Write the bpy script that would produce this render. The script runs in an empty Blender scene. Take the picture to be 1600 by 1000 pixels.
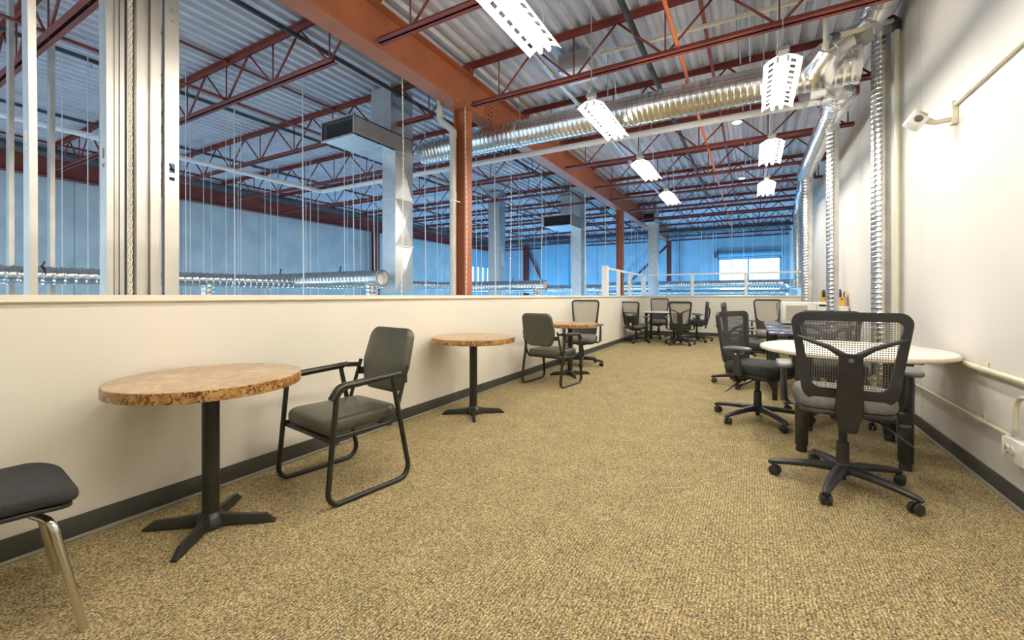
import bpy, bmesh, math, random
from mathutils import Vector, Matrix
random.seed(7)
PI = math.pi
sc = bpy.context.scene
C = sc.collection

# ------------------------------------------------------------------ camera
FPX = 670.0; HY = 462.0; CAMH = 1.15
cam = bpy.data.cameras.new('camera'); camo = bpy.data.objects.new('camera', cam); C.objects.link(camo)
cam.sensor_width = 36.0; cam.lens = 36.0*FPX/1600.0
cam.shift_y = -(500.0-HY)/1600.0
cam.clip_start = 0.05; cam.clip_end = 200
YAW = math.atan(375/FPX)
camo.location = (0, 0, CAMH); camo.rotation_euler = (PI/2, 0, YAW)
sc.camera = camo
# ------------------------------------------------------------------ world, exposure
w = bpy.data.worlds.new('World'); sc.world = w; w.use_nodes = True
w.node_tree.nodes['Background'].inputs[0].default_value = (0.60, 0.80, 1.0, 1)
w.node_tree.nodes['Background'].inputs[1].default_value = 1.9
sc.view_settings.view_transform = 'Standard'; sc.view_settings.look = 'None'
sc.view_settings.exposure = 0.22; sc.view_settings.gamma = 1.0; sc.view_settings.use_curve_mapping = False
TUBE = 88.0
def lamp(x, y, z, p, col, r=0.25):  # bare point light, no lamp body is built
    l = bpy.data.lights.new('warehouse_fill_light', 'POINT'); l.energy = p; l.color = col; l.shadow_soft_size = r
    o = bpy.data.objects.new('warehouse_fill_light', l); o.location = (x, y, z); C.objects.link(o)
# unseen fill lights added below half-wall level to light the warehouse walls and deck
BL = (0.25, 0.60, 1.0)
for x, y, p in [(-9.0, 1.5, 50), (-5.2, 1.0, 20), (-8.8, 6.5, 75), (-5.2, 6.5, 45), (-8.8, 11.5, 150), (-5.0, 11.5, 110),
                (-8.5, 16.5, 380), (-4.0, 16.6, 330), (-0.6, 16.4, 260)]:
    lamp(x, y, -0.6, p, BL if y > 9 else (0.66, 0.86, 1.0))

# ------------------------------------------------------------------ materials
def nm(name):
    m = bpy.data.materials.new(name); m.use_nodes = True
    return m, m.node_tree.nodes, m.node_tree.links, m.node_tree.nodes['Principled BSDF']
def mat(name, col, rough=0.5, metal=0.0, var=0.0, vs=6.0, bump=0.0, bs=60.0, col2=None, spec=0.5):
    m, N, L, P = nm(name)
    P.inputs['Base Color'].default_value = (*col, 1); P.inputs['Roughness'].default_value = rough
    P.inputs['Metallic'].default_value = metal; P.inputs['Specular IOR Level'].default_value = spec
    tc = N.new('ShaderNodeTexCoord')
    if var or col2:
        n = N.new('ShaderNodeTexNoise'); n.inputs['Scale'].default_value = vs; n.inputs['Detail'].default_value = 5
        L.new(tc.outputs['Object'], n.inputs['Vector'])
        r = N.new('ShaderNodeValToRGB'); r.color_ramp.elements[0].position = 0.35; r.color_ramp.elements[1].position = 0.65
        a = col2 or tuple(c*(1-var) for c in col)
        r.color_ramp.elements[0].color = (*a, 1); r.color_ramp.elements[1].color = (*[min(1, c*(1+var)) for c in col], 1)
        L.new(n.outputs['Fac'], r.inputs['Fac']); L.new(r.outputs['Color'], P.inputs['Base Color'])
    if bump:
        n = N.new('ShaderNodeTexNoise'); n.inputs['Scale'].default_value = bs; n.inputs['Detail'].default_value = 3
        L.new(tc.outputs['Object'], n.inputs['Vector'])
        b = N.new('ShaderNodeBump'); b.inputs['Strength'].default_value = bump; b.inputs['Distance'].default_value = 0.01
        L.new(n.outputs['Fac'], b.inputs['Height']); L.new(b.outputs['Normal'], P.inputs['Normal'])
    return m
M = {}
M['cream'] = mat('cream_paint', (0.80, 0.757, 0.655), 0.55, var=0.02, vs=1.5)
M['cream_cap'] = mat('cream_gloss_paint', (0.86, 0.80, 0.66), 0.35, var=0.02)
M['white_wall'] = mat('offwhite_wall_paint', (0.71, 0.685, 0.64), 0.6, var=0.02, vs=0.8)
M['concrete'] = mat('painted_concrete', (0.46, 0.51, 0.52), 0.8, var=0.09, vs=2.5, bump=0.2, bs=30)
M['concrete_far'] = mat('blue_concrete', (0.32, 0.50, 0.62), 0.8, var=0.08, vs=2.5, bump=0.2, bs=30)  # bluer tone for the end wall and far left panels
M['slab'] = mat('warehouse_slab', (0.42, 0.42, 0.42), 0.5, var=0.1, vs=1)
M['rubber'] = mat('charcoal_rubber_base', (0.055, 0.055, 0.045), 0.5, var=0.12, vs=5)
M['rubber_edge'] = mat('grey_carpet_edge_strip', (0.30, 0.28, 0.22), 0.5, var=0.1)
M['deck'] = mat('galvanised_deck', (0.56, 0.57, 0.62), 0.5, 0.25, var=0.08, vs=3)
M['red'] = mat('red_primer_steel', (0.20, 0.040, 0.028), 0.55, var=0.15, vs=4)
M['girder'] = mat('orange_red_girder_paint', (0.36, 0.12, 0.050), 0.5, var=0.10, vs=3, bump=0.06, bs=80)
M['orange'] = mat('orange_strap_paint', (0.55, 0.15, 0.05), 0.5, var=0.1)
M['galv'] = mat('galvanised_duct', (0.70, 0.70, 0.68), 0.25, 1.0, var=0.12, vs=9)
M['galv_flat'] = mat('galvanised_sheet', (0.62, 0.64, 0.64), 0.36, 0.85, var=0.06, vs=7)
M['alu'] = mat('smooth_aluminium_duct', (0.78, 0.78, 0.78), 0.22, 1.0, var=0.06, vs=4, bump=0.15, bs=14)
M['stud'] = mat('steel_stud', (0.62, 0.60, 0.55), 0.38, 0.75, var=0.07, vs=5)
M['dark'] = mat('dark_opening', (0.02, 0.02, 0.02), 0.9, var=0.2)
M['darkpipe'] = mat('dark_iron_pipe', (0.06, 0.065, 0.075), 0.5, 0.3, var=0.2)
M['pipe_white'] = mat('white_pipe', (0.78, 0.78, 0.76), 0.4, var=0.03)
M['pvc'] = mat('grey_pvc_pipe', (0.55, 0.52, 0.45), 0.4, var=0.06)
M['conduit'] = mat('cream_painted_conduit', (0.72, 0.68, 0.50), 0.35, 0.2, var=0.05)
M['cord'] = mat('hanging_string', (0.92, 0.92, 0.90), 0.5, var=0.02)
M['chain'] = mat('cream_plastic_chain', (0.85, 0.80, 0.68), 0.4, var=0.04)
M['enamel'] = mat('white_enamel', (0.85, 0.84, 0.80), 0.35, var=0.02)
M['black_metal'] = mat('black_powder_coat', (0.024, 0.025, 0.019), 0.33, 0.2, var=0.25, vs=20)
M['vinyl'] = mat('dark_olive_vinyl', (0.072, 0.072, 0.048), 0.38, var=0.10, vs=10, bump=0.12, bs=150)
M['plastic'] = mat('black_plastic', (0.022, 0.022, 0.023), 0.42, var=0.15, vs=15, bump=0.06, bs=250)
M['grey_plastic'] = mat('grey_plastic', (0.12, 0.125, 0.12), 0.4, var=0.1)
M['fabric'] = mat('black_fabric', (0.028, 0.029, 0.030), 0.85, var=0.2, vs=60, bump=0.3, bs=300)
M['grey_fabric'] = mat('grey_seat_fabric', (0.17, 0.165, 0.15), 0.7, var=0.12, vs=40, bump=0.2, bs=300)
M['lam_white'] = mat('white_laminate', (0.84, 0.82, 0.77), 0.3, var=0.02)
M['lam_edge'] = mat('cream_edge_band', (0.66, 0.60, 0.46), 0.4, var=0.04)
M['lam_dark'] = mat('dark_polished_laminate', (0.10, 0.11, 0.15), 0.12, var=0.1)
M['chrome'] = mat('chrome', (0.72, 0.68, 0.60), 0.2, 1.0, var=0.04)
M['appliance'] = mat('white_appliance', (0.80, 0.78, 0.72), 0.3, var=0.02)
M['tan'] = mat('tan_oven_window', (0.50, 0.45, 0.34), 0.3, var=0.05)
M['yellow'] = mat('yellow_cardboard', (0.68, 0.40, 0.06), 0.6, var=0.1)
M['navy'] = mat('navy_cover', (0.03, 0.04, 0.12), 0.5, var=0.1)
M['paper'] = mat('white_paper', (0.8, 0.8, 0.78), 0.6, var=0.03)
M['bluebox'] = mat('pale_blue_sheet_metal', (0.22, 0.45, 0.60), 0.6, var=0.05)
M['ink'] = mat('blue_grey_stamp_ink', (0.36, 0.38, 0.45), 0.6, var=0.1)
M['screw'] = mat('silver_button', (0.7, 0.7, 0.68), 0.3, 0.8, var=0.05)

def m_emit(name, col, s):
    m, N, L, P = nm(name)
    P.inputs['Base Color'].default_value = (0.9, 0.9, 0.9, 1)
    P.inputs['Emission Color'].default_value = (*col, 1); P.inputs['Emission Strength'].default_value = s
    return m
M['tube'] = m_emit('lit_fluorescent_tube', (1.0, 0.925, 0.81), TUBE)
M['bulb'] = m_emit('lit_high_bay_lens', (0.7, 0.85, 1.0), 6.0)
M['led'] = m_emit('green_display_digits', (0.5, 0.8, 0.2), 0.6)

def m_stone(name, a, b, c, dark, lo):
    m, N, L, P = nm(name)
    tc = N.new('ShaderNodeTexCoord')
    n = N.new('ShaderNodeTexNoise'); n.inputs['Scale'].default_value = 12; n.inputs['Detail'].default_value = 8; n.inputs['Distortion'].default_value = 1.6
    L.new(tc.outputs['Object'], n.inputs['Vector'])
    r = N.new('ShaderNodeValToRGB'); e = r.color_ramp.elements
    e[0].position = 0.36; e[0].color = (*a, 1); e[1].position = 0.66; e[1].color = (*c, 1)
    k = e.new(0.5); k.color = (*b, 1)
    L.new(n.outputs['Fac'], r.inputs['Fac'])
    v = N.new('ShaderNodeTexNoise'); v.inputs['Scale'].default_value = 34; v.inputs['Detail'].default_value = 4; v.inputs['Distortion'].default_value = 2.0
    L.new(tc.outputs['Object'], v.inputs['Vector'])
    r2 = N.new('ShaderNodeValToRGB'); r2.color_ramp.elements[0].position = lo; r2.color_ramp.elements[1].position = lo+0.09
    r2.color_ramp.elements[0].color = (1, 1, 1, 1); r2.color_ramp.elements[1].color = (0, 0, 0, 1)
    L.new(v.outputs['Fac'], r2.inputs['Fac'])
    mx = N.new('ShaderNodeMixRGB'); mx.inputs[2].default_value = (*dark, 1)
    L.new(r2.outputs['Color'], mx.inputs[0]); L.new(r.outputs['Color'], mx.inputs[1]); L.new(mx.outputs['Color'], P.inputs['Base Color'])
    P.inputs['Roughness'].default_value = 0.28
    return m
M['stone'] = m_stone('tan_marble_laminate', (0.44, 0.275, 0.14), (0.51, 0.345, 0.19), (0.62, 0.46, 0.30), (0.38, 0.21, 0.10), 0.29)
M['stone_edge'] = m_stone('brown_mottled_edge', (0.26, 0.12, 0.03), (0.44, 0.23, 0.065), (0.56, 0.34, 0.14), (0.09, 0.035, 0.015), 0.40)

def m_carpet():
    m, N, L, P = nm('speckled_loop_carpet')
    tc = N.new('ShaderNodeTexCoord')
    mp = N.new('ShaderNodeMapping'); mp.inputs['Scale'].default_value = (1.0, 0.75, 1.0)
    L.new(tc.outputs['Object'], mp.inputs['Vector'])
    v = N.new('ShaderNodeTexVoronoi'); v.inputs['Scale'].default_value = 235; v.inputs['Randomness'].default_value = 0.38
    L.new(mp.outputs['Vector'], v.inputs['Vector'])
    sep = N.new('ShaderNodeSeparateColor'); L.new(v.outputs['Color'], sep.inputs[0])
    r = N.new('ShaderNodeValToRGB'); cr = r.color_ramp; cr.interpolation = 'CONSTANT'
    stops = [(0.0, (0.12, 0.092, 0.055)), (0.12, (0.18, 0.138, 0.115)), (0.25, (0.245, 0.20, 0.092)), (0.42, (0.35, 0.275, 0.122)),
             (0.60, (0.44, 0.355, 0.165)), (0.78, (0.57, 0.48, 0.285)), (0.95, (0.47, 0.27, 0.105))]
    cr.elements[0].color = (*stops[0][1], 1)
    cr.elements[1].position = stops[1][0]; cr.elements[1].color = (*stops[1][1], 1)
    for p, c in stops[2:]:
        k = cr.elements.new(p); k.color = (*c, 1)
    L.new(sep.outputs[0], r.inputs['Fac'])
    big = N.new('ShaderNodeTexNoise'); big.inputs['Scale'].default_value = 5; big.inputs['Detail'].default_value = 4
    L.new(tc.outputs['Object'], big.inputs['Vector'])
    wv = N.new('ShaderNodeTexWave'); wv.inputs['Scale'].default_value = 22; wv.inputs['Distortion'].default_value = 0.6; wv.bands_direction = 'X'
    L.new(tc.outputs['Object'], wv.inputs['Vector'])
    ma = N.new('ShaderNodeMath'); ma.operation = 'MULTIPLY_ADD'; ma.inputs[1].default_value = 0.42; ma.inputs[2].default_value = 0.62
    L.new(wv.outputs['Fac'], ma.inputs[0])
    mb = N.new('ShaderNodeMath'); mb.operation = 'MULTIPLY_ADD'; mb.inputs[1].default_value = 0.5; L.new(big.outputs['Fac'], mb.inputs[0]); L.new(ma.outputs[0], mb.inputs[2])
    mx = N.new('ShaderNodeVectorMath'); mx.operation = 'SCALE'
    L.new(r.outputs['Color'], mx.inputs[0]); L.new(mb.outputs[0], mx.inputs['Scale'])
    L.new(mx.outputs[0], P.inputs['Base Color'])
    P.inputs['Roughness'].default_value = 0.95; P.inputs['Specular IOR Level'].default_value = 0.15
    b = N.new('ShaderNodeBump'); b.inputs['Strength'].default_value = 0.7; b.inputs['Distance'].default_value = 0.006; b.invert = True
    L.new(v.outputs['Distance'], b.inputs['Height']); L.new(b.outputs['Normal'], P.inputs['Normal'])
    return m
M['carpet'] = m_carpet()

def m_mesh(name, col, cover, k=260.0):
    m, N, L, P = nm(name)
    P.inputs['Base Color'].default_value = (*col, 1); P.inputs['Roughness'].default_value = 0.6
    tc = N.new('ShaderNodeTexCoord'); s = N.new('ShaderNodeSeparateXYZ'); L.new(tc.outputs['Object'], s.inputs[0])
    def mth(op, a, b=None):
        n = N.new('ShaderNodeMath'); n.operation = op
        for i, q in enumerate((a, b)):
            if q is None: continue
            if isinstance(q, (int, float)): n.inputs[i].default_value = q
            else: L.new(q, n.inputs[i])
        return n.outputs[0]
    a = mth('SINE', mth('MULTIPLY', mth('ADD', s.outputs['X'], s.outputs['Z']), k))
    b = mth('SINE', mth('MULTIPLY', mth('SUBTRACT', s.outputs['X'], s.outputs['Z']), k))
    h = mth('GREATER_THAN', mth('MULTIPLY', a, b), cover)
    tr = N.new('ShaderNodeBsdfTransparent'); mix = N.new('ShaderNodeMixShader')
    out = N['Material Output']
    L.new(h, mix.inputs[0]); L.new(P.outputs[0], mix.inputs[1]); L.new(tr.outputs[0], mix.inputs[2]); L.new(mix.outputs[0], out.inputs[0])
    return m
M['mesh'] = m_mesh('woven_chair_mesh', (0.22, 0.205, 0.18), -0.25)
M['mesh_dense'] = m_mesh('dense_chair_mesh', (0.06, 0.06, 0.06), 0.3)
M['mesh_tan'] = m_mesh('tan_chair_mesh', (0.34, 0.31, 0.25), 0.30)
def m_glass():
    m, N, L, P = nm('window_glass')
    P.inputs['Roughness'].default_value = 0.02
    tr = N.new('ShaderNodeBsdfTransparent'); gl = N.new('ShaderNodeBsdfGlossy'); gl.inputs['Roughness'].default_value = 0.03
    mix = N.new('ShaderNodeMixShader'); mix.inputs[0].default_value = 0.06
    L.new(tr.outputs[0], mix.inputs[1]); L.new(gl.outputs[0], mix.inputs[2]); L.new(mix.outputs[0], N['Material Output'].inputs[0])
    return m
M['glass'] = m_glass()

# ------------------------------------------------------------------ geometry helpers
def nb(): return bmesh.new()
def box(bm, x0, x1, y0, y1, z0, z1, bev=0.0, seg=2):
    r = bmesh.ops.create_cube(bm, size=1.0)
    for v in r['verts']:
        v.co = Vector(((x0+x1)/2 + v.co.x*(x1-x0), (y0+y1)/2 + v.co.y*(y1-y0), (z0+z1)/2 + v.co.z*(z1-z0)))
    if bev:
        es = list({e for v in r['verts'] for e in v.link_edges})
        bmesh.ops.bevel(bm, geom=es, offset=bev, segments=seg, affect='EDGES', profile=0.5)
    return bm
def fillet(pts, r, seg=5):
    pts = [Vector(p) for p in pts]
    if not isinstance(r, (list, tuple)): r = [r]*len(pts)
    out = [pts[0]]
    for i in range(1, len(pts)-1):
        p, a, b = pts[i], pts[i-1], pts[i+1]
        u = (a-p); v = (b-p); lu, lv = u.length, v.length; u.normalize(); v.normalize()
        ang = u.angle(v)
        if ang > PI-0.02 or r[i] <= 0: out.append(p); continue
        t = min(r[i]/math.tan(ang/2), lu*0.49, lv*0.49); rr = t*math.tan(ang/2)
        c = p + (u+v).normalized()*(rr/math.sin(ang/2))
        s0 = p+u*t-c; s1 = p+v*t-c
        tot = s0.angle(s1)
        for k in range(seg+1):
            f = k/seg
            q = (s0*math.sin((1-f)*tot) + s1*math.sin(f*tot))/math.sin(tot)
            out.append(c+q)
    out.append(pts[-1]); return out
def tube(bm, pts, r, n=10, cap=True, closed=False, flat=None):
    """sweep a circle (or ellipse: flat=(a, b, up)) along pts; r number or per-point list"""
    pts = [Vector(p) for p in pts]; N_ = len(pts)
    rs = r if isinstance(r, (list, tuple)) else [r]*N_
    tang = []
    for i in range(N_):
        if closed: t = pts[(i+1) % N_]-pts[i-1]
        elif i == 0: t = pts[1]-pts[0]
        elif i == N_-1: t = pts[-1]-pts[-2]
        else: t = (pts[i+1]-pts[i]).normalized()+(pts[i]-pts[i-1]).normalized()
        tang.append(t.normalized())
    up = Vector(flat[2]) if flat else (Vector((0, 0, 1)) if abs(tang[0].z) < 0.9 else Vector((1, 0, 0)))
    a = (up-tang[0]*up.dot(tang[0])).normalized(); rings = []
    for i in range(N_):
        if i:
            if flat:
                a2 = up-tang[i]*up.dot(tang[i]); a = a2.normalized() if a2.length > 1e-3 else (a-tang[i]*a.dot(tang[i])).normalized()
            else: a = (a-tang[i]*a.dot(tang[i])).normalized()
        b = tang[i].cross(a)
        fa, fb = (flat[0], flat[1]) if flat else (1, 1)
        rings.append([bm.verts.new(pts[i]+a*math.cos(2*PI*k/n)*rs[i]*fa+b*math.sin(2*PI*k/n)*rs[i]*fb) for k in range(n)])
    m_ = N_ if closed else N_-1
    for i in range(m_):
        A, B = rings[i], rings[(i+1) % N_]
        for k in range(n): bm.faces.new((A[k], A[(k+1) % n], B[(k+1) % n], B[k]))
    if cap and not closed:
        bm.faces.new(rings[0][::-1]); bm.faces.new(rings[-1])
    return bm
def bar(bm, p0, p1, wa, wb, up=(0, 0, 1)):
    """rectangular bar from p0 to p1; wa across, wb along up"""
    p0, p1 = Vector(p0), Vector(p1); t = (p1-p0).normalized(); up = Vector(up)
    if abs(t.dot(up)) > 0.98: up = Vector((0, 1, 0))
    b = (up-t*up.dot(t)).normalized(); a = t.cross(b)
    vs = [bm.verts.new(p+a*sa*wa/2+b*sb*wb/2) for p in (p0, p1) for sa, sb in ((-1, -1), (1, -1), (1, 1), (-1, 1))]
    for f in ((3, 2, 1, 0), (4, 5, 6, 7), (0, 1, 5, 4), (1, 2, 6, 5), (2, 3, 7, 6), (3, 0, 4, 7)): bm.faces.new([vs[i] for i in f])
    return bm
def lathe(bm, prof, n=24, c=(0, 0, 0), axis='z'):
    rings = []
    for r, z in prof:
        ring = []
        for k in range(n):
            x, y = r*math.cos(2*PI*k/n), r*math.sin(2*PI*k/n)
            p = {'z': (x, y, z), 'x': (z, x, y), 'y': (y, z, x)}[axis]
            ring.append(bm.verts.new(Vector(p)+Vector(c)))
        rings.append(ring)
    for i in range(len(rings)-1):
        A, B = rings[i], rings[i+1]
        for k in range(n): bm.faces.new((A[k], A[(k+1) % n], B[(k+1) % n], B[k]))
    bm.faces.new(rings[0][::-1]); bm.faces.new(rings[-1])
    return bm
def rpoly(cs, rad, seg=6):
    """rounded polygon from 2D corners"""
    out = []; n = len(cs)
    if not isinstance(rad, (list, tuple)): rad = [rad]*n
    for i in range(n):
        p = Vector(cs[i]); a = Vector(cs[i-1]); b = Vector(cs[(i+1) % n])
        u = (a-p).normalized(); v = (b-p).normalized(); ang = u.angle(v)
        t = rad[i]/math.tan(ang/2); c = p+(u+v).normalized()*(rad[i]/math.sin(ang/2))
        s0 = p+u*t-c; s1 = p+v*t-c; a0 = math.atan2(s0.y, s0.x); a1 = math.atan2(s1.y, s1.x)
        d = (a1-a0+PI) % (2*PI)-PI
        for k in range(seg+1):
            q = a0+d*k/seg; out.append((c.x+rad[i]*math.cos(q), c.y+rad[i]*math.sin(q)))
    return out
def pad(bm, outline, t, rnd, fn, seg=4, bulge=0.0):
    """cushion: 2D outline, thickness t, rounded rim rnd; fn(u, v, h) -> 3D"""
    n = len(outline); cx = sum(p[0] for p in outline)/n; cy = sum(p[1] for p in outline)/n
    rings = []
    def ring(inset, h):
        r = []
        for i in range(n):
            p = Vector(outline[i]); a = Vector(outline[i-1]); b = Vector(outline[(i+1) % n]); e = (b-a)
            nn = Vector((e.y, -e.x)).normalized()
            if nn.dot(p-Vector((cx, cy))) < 0: nn = -nn
            q = p-nn*inset; r.append(bm.verts.new(Vector(fn(q.x, q.y, h))))
        rings.append(r)
    for k in range(seg+1):
        a = PI/2*k/seg; ring(rnd*(1-math.sin(a)), -t/2+rnd*(1-math.cos(a)))
    for k in range(seg+1):
        a = PI/2*k/seg; ring(rnd*(1-math.cos(a)), t/2-rnd*(1-math.sin(a)))
    for i in range(len(rings)-1):
        A, B = rings[i], rings[i+1]
        for k in range(n): bm.faces.new((A[k], A[(k+1) % n], B[(k+1) % n], B[k]))
    for s, R in ((-1, rings[0]), (1, rings[-1])):
        prev = R; src = [(outline[i][0], outline[i][1]) for i in range(n)]
        for f in (0.72, 0.4):
            cur = []
            for i in range(n):
                x = cx+(src[i][0]-cx)*f; y = cy+(src[i][1]-cy)*f
                cur.append(bm.verts.new(Vector(fn(x, y, s*(t/2+bulge*(1-f*f))))))
            for k in range(n):
                q = (prev[k], prev[(k+1) % n], cur[(k+1) % n], cur[k])
                bm.faces.new(q if s > 0 else q[::-1])
            prev = cur
        bm.faces.new(prev if s > 0 else prev[::-1])
    return bm
def frame_ring(bm, outer, inner, t, fn):
    n = len(outer); V = []
    for o, h in ((outer, -t/2), (outer, t/2), (inner, t/2), (inner, -t/2)):
        V.append([bm.verts.new(Vector(fn(p[0], p[1], h))) for p in o])
    for i in range(4):
        A, B = V[i], V[(i+1) % 4]
        for k in range(n): bm.faces.new((A[k], A[(k+1) % n], B[(k+1) % n], B[k]))
    return bm
def duct(bm, p0, p1, r, pitch=0.1, n=28, step=6, amp=0.004, cap=True):
    step = 8; amp *= 1.25; pitch *= 0.68
    """spiral lock-seam duct: ridge winds round the tube"""
    p0, p1 = Vector(p0), Vector(p1); d = p1-p0; Ln = d.length; t = d.normalized()
    up = Vector((0, 0, 1)) if abs(t.z) < 0.9 else Vector((1, 0, 0))
    a = (up-t*up.dot(t)).normalized(); b = t.cross(a)
    N_ = max(4, int(Ln/pitch*step)); rings = []
    for i in range(N_+1):
        s = Ln*i/N_; ring = []
        for k in range(n):
            ph = (s/pitch-k/n) % 1.0
            rr = r+amp*max(0.0, 1-abs(ph-0.5)*step*0.62)
            q = 2*PI*k/n
            ring.append(bm.verts.new(p0+t*s+(a*math.cos(q)+b*math.sin(q))*rr))
        rings.append(ring)
    for i in range(N_):
        A, B = rings[i], rings[i+1]
        for k in range(n): bm.faces.new((A[k], A[(k+1) % n], B[(k+1) % n], B[k]))
    if cap: bm.faces.new(rings[0][::-1]); bm.faces.new(rings[-1])
    return bm
def elbow(bm, pts, r, n=24, seam=0.006):
    """gored elbow: short rings with raised seams between the gores"""
    pts = [Vector(p) for p in pts]; P2 = []; R2 = []
    for i, p in enumerate(pts):
        if 0 < i < len(pts)-1:
            d = (pts[i+1]-pts[i-1]).normalized()
            for s, q in ((-0.008, r), (-0.003, r+seam), (0.003, r+seam), (0.008, r)): P2.append(p+d*s); R2.append(q)
        else: P2.append(p); R2.append(r)
    return tube(bm, P2, R2, n)
def arc3(p0, p1, p2, k):
    """quadratic bend from p0 to p2 round p1"""
    p0, p1, p2 = Vector(p0), Vector(p1), Vector(p2)
    return [p0*(1-t)**2+p1*2*t*(1-t)+p2*t*t for t in [i/k for i in range(k+1)]]

def obj(name, bm, m, parent=None, smooth=40):
    bmesh.ops.recalc_face_normals(bm, faces=bm.faces)
    me = bpy.data.meshes.new(name); bm.to_mesh(me); bm.free()
    me.materials.append(M[m] if isinstance(m, str) else m)
    if smooth:
        me.shade_smooth(); me.set_sharp_from_angle(angle=math.radians(smooth))
    o = bpy.data.objects.new(name, me); C.objects.link(o)
    if parent: o.parent = parent
    return o
def thing(name, label, cat, loc=(0, 0, 0), rotz=0.0, group=None):
    o = bpy.data.objects.new(name, None); C.objects.link(o); o.empty_display_size = 0.1
    o.location = loc; o.rotation_euler = (0, 0, rotz); o['label'] = label; o['category'] = cat
    if group: o['group'] = group
    return o
def wpart(name, bm, m, root, parent=None, smooth=40):
    """part whose mesh was drawn in world coordinates; moved into its thing's frame"""
    bmesh.ops.transform(bm, matrix=(Matrix.Translation(root.location) @ Matrix.Rotation(root.rotation_euler.z, 4, 'Z')).inverted(), verts=bm.verts)
    return obj(name, bm, m, parent or root, smooth)
def solo(name, bm, m, label, cat, group=None, loc=None, smooth=40):
    if loc is not None: bmesh.ops.translate(bm, vec=-Vector(loc), verts=bm.verts)
    o = obj(name, bm, m, None, smooth); o['label'] = label; o['category'] = cat
    if loc is not None: o.location = loc
    if group: o['group'] = group
    return o
def struct(name, bm, m, parent=None, smooth=0):
    o = obj(name, bm, m, parent, smooth)
    if not parent: o['kind'] = 'structure'
    return o
def sroot(name):
    o = bpy.data.objects.new(name, None); C.objects.link(o); o['kind'] = 'structure'; return o
def dup(root, loc, rotz, label=None, group=None):
    r = root.copy(); C.objects.link(r); r.location = loc; r.rotation_euler = (0, 0, rotz)
    if label: r['label'] = label
    if group: r['group'] = group
    for ch in list(root.children):
        c = ch.copy(); C.objects.link(c); c.parent = r
        for g in ch.children:
            d = g.copy(); C.objects.link(d); d.parent = c
    return r
ORD = ['first', 'second', 'third', 'fourth', 'fifth', 'sixth', 'seventh', 'eighth', 'ninth', 'tenth', 'eleventh', 'twelfth', 'thirteenth', 'fourteenth', 'fifteenth', 'sixteenth', 'seventeenth', 'eighteenth', 'nineteenth', 'twentieth', 'twenty-first', 'twenty-second', 'twenty-third', 'twenty-fourth', 'twenty-fifth']

# ------------------------------------------------------------------ setting
XL, XR, YF, YB = -2.80, 1.26, 13.25, -2.3
XO, YE, ZD = -11.75, 19.4, 3.98
b = nb(); box(b, XL, XR, YB, YF, -0.30, 0.0); struct('floor', b, 'carpet')
b = nb(); box(b, XO-0.3, XR+0.3, YB-1.0, YE+0.3, -3.4, -3.2); struct('floor_warehouse', b, 'slab')
# half walls
b = nb(); box(b, XL-0.15, XL, YB, YF+0.15, -0.30, 1.115); struct('wall_left', b, 'cream')
b = nb(); box(b, XL, XR, YF, YF+0.15, -0.30, 1.115); struct('wall_far', b, 'cream')
b = nb(); box(b, XL-0.15, XR, YB-0.15, YB, -0.30, ZD); struct('wall_back', b, 'cream')
# cap boards with a small bed moulding under the nosing
b = nb(); box(b, XL-0.175, XL+0.022, YB, YF+0.175, 1.122, 1.154); box(b, XL-0.16, XL+0.006, YB, YF, 1.115, 1.122); struct('trim_1', b, 'cream_cap')
b = nb(); box(b, XL+0.022, XR, YF-0.022, YF+0.175, 1.122, 1.154); box(b, XL+0.006, XR, YF-0.006, YF+0.16, 1.115, 1.122); struct('trim_2', b, 'cream_cap')
# baseboards (rubber cove base with a toe)
def coved(side):
    b = nb()
    if side == 'left': box(b, XL, XL+0.010, YB, YF, 0.012, 0.108, 0.003); 
    if side == 'right': box(b, XR-0.010, XR, YB, YF, 0.012, 0.108, 0.003)
    if side == 'far': box(b, XL+0.01, XR-0.01, YF-0.010, YF, 0.012, 0.108, 0.003)
    o = struct('baseboard_'+side, b, 'rubber', smooth=35)
    b = nb()
    if side == 'left': box(b, XL, XL+0.026, YB, YF, 0.0, 0.014, 0.004)
    if side == 'right': box(b, XR-0.026, XR, YB, YF, 0.0, 0.014, 0.004)
    if side == 'far': box(b, XL+0.03, XR-0.03, YF-0.026, YF, 0.0, 0.014, 0.004)
    obj('toe_strip', b, 'rubber_edge', o)
for s in ('left', 'right', 'far'): coved(s)
# right wall: concrete tilt-up panels with recessed joints
wr = sroot('wall_right')
yy = [-2.3, 0.1, 2.5, 4.9, 7.3, 9.7, 12.1, 14.5, 16.9, 19.4]
for a, c in zip(yy[:-1], yy[1:]):
    b = nb(); box(b, XR, XR+0.2, a+0.006, c-0.006, -3.2, ZD+0.1, 0.004, 1); obj('wall_panel', b, 'white_wall', wr, 0)
b = nb(); box(b, XR+0.012, XR+0.24, -2.3, 19.4, -3.2, ZD+0.1); obj('backing', b, 'white_wall', wr, 0)
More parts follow.
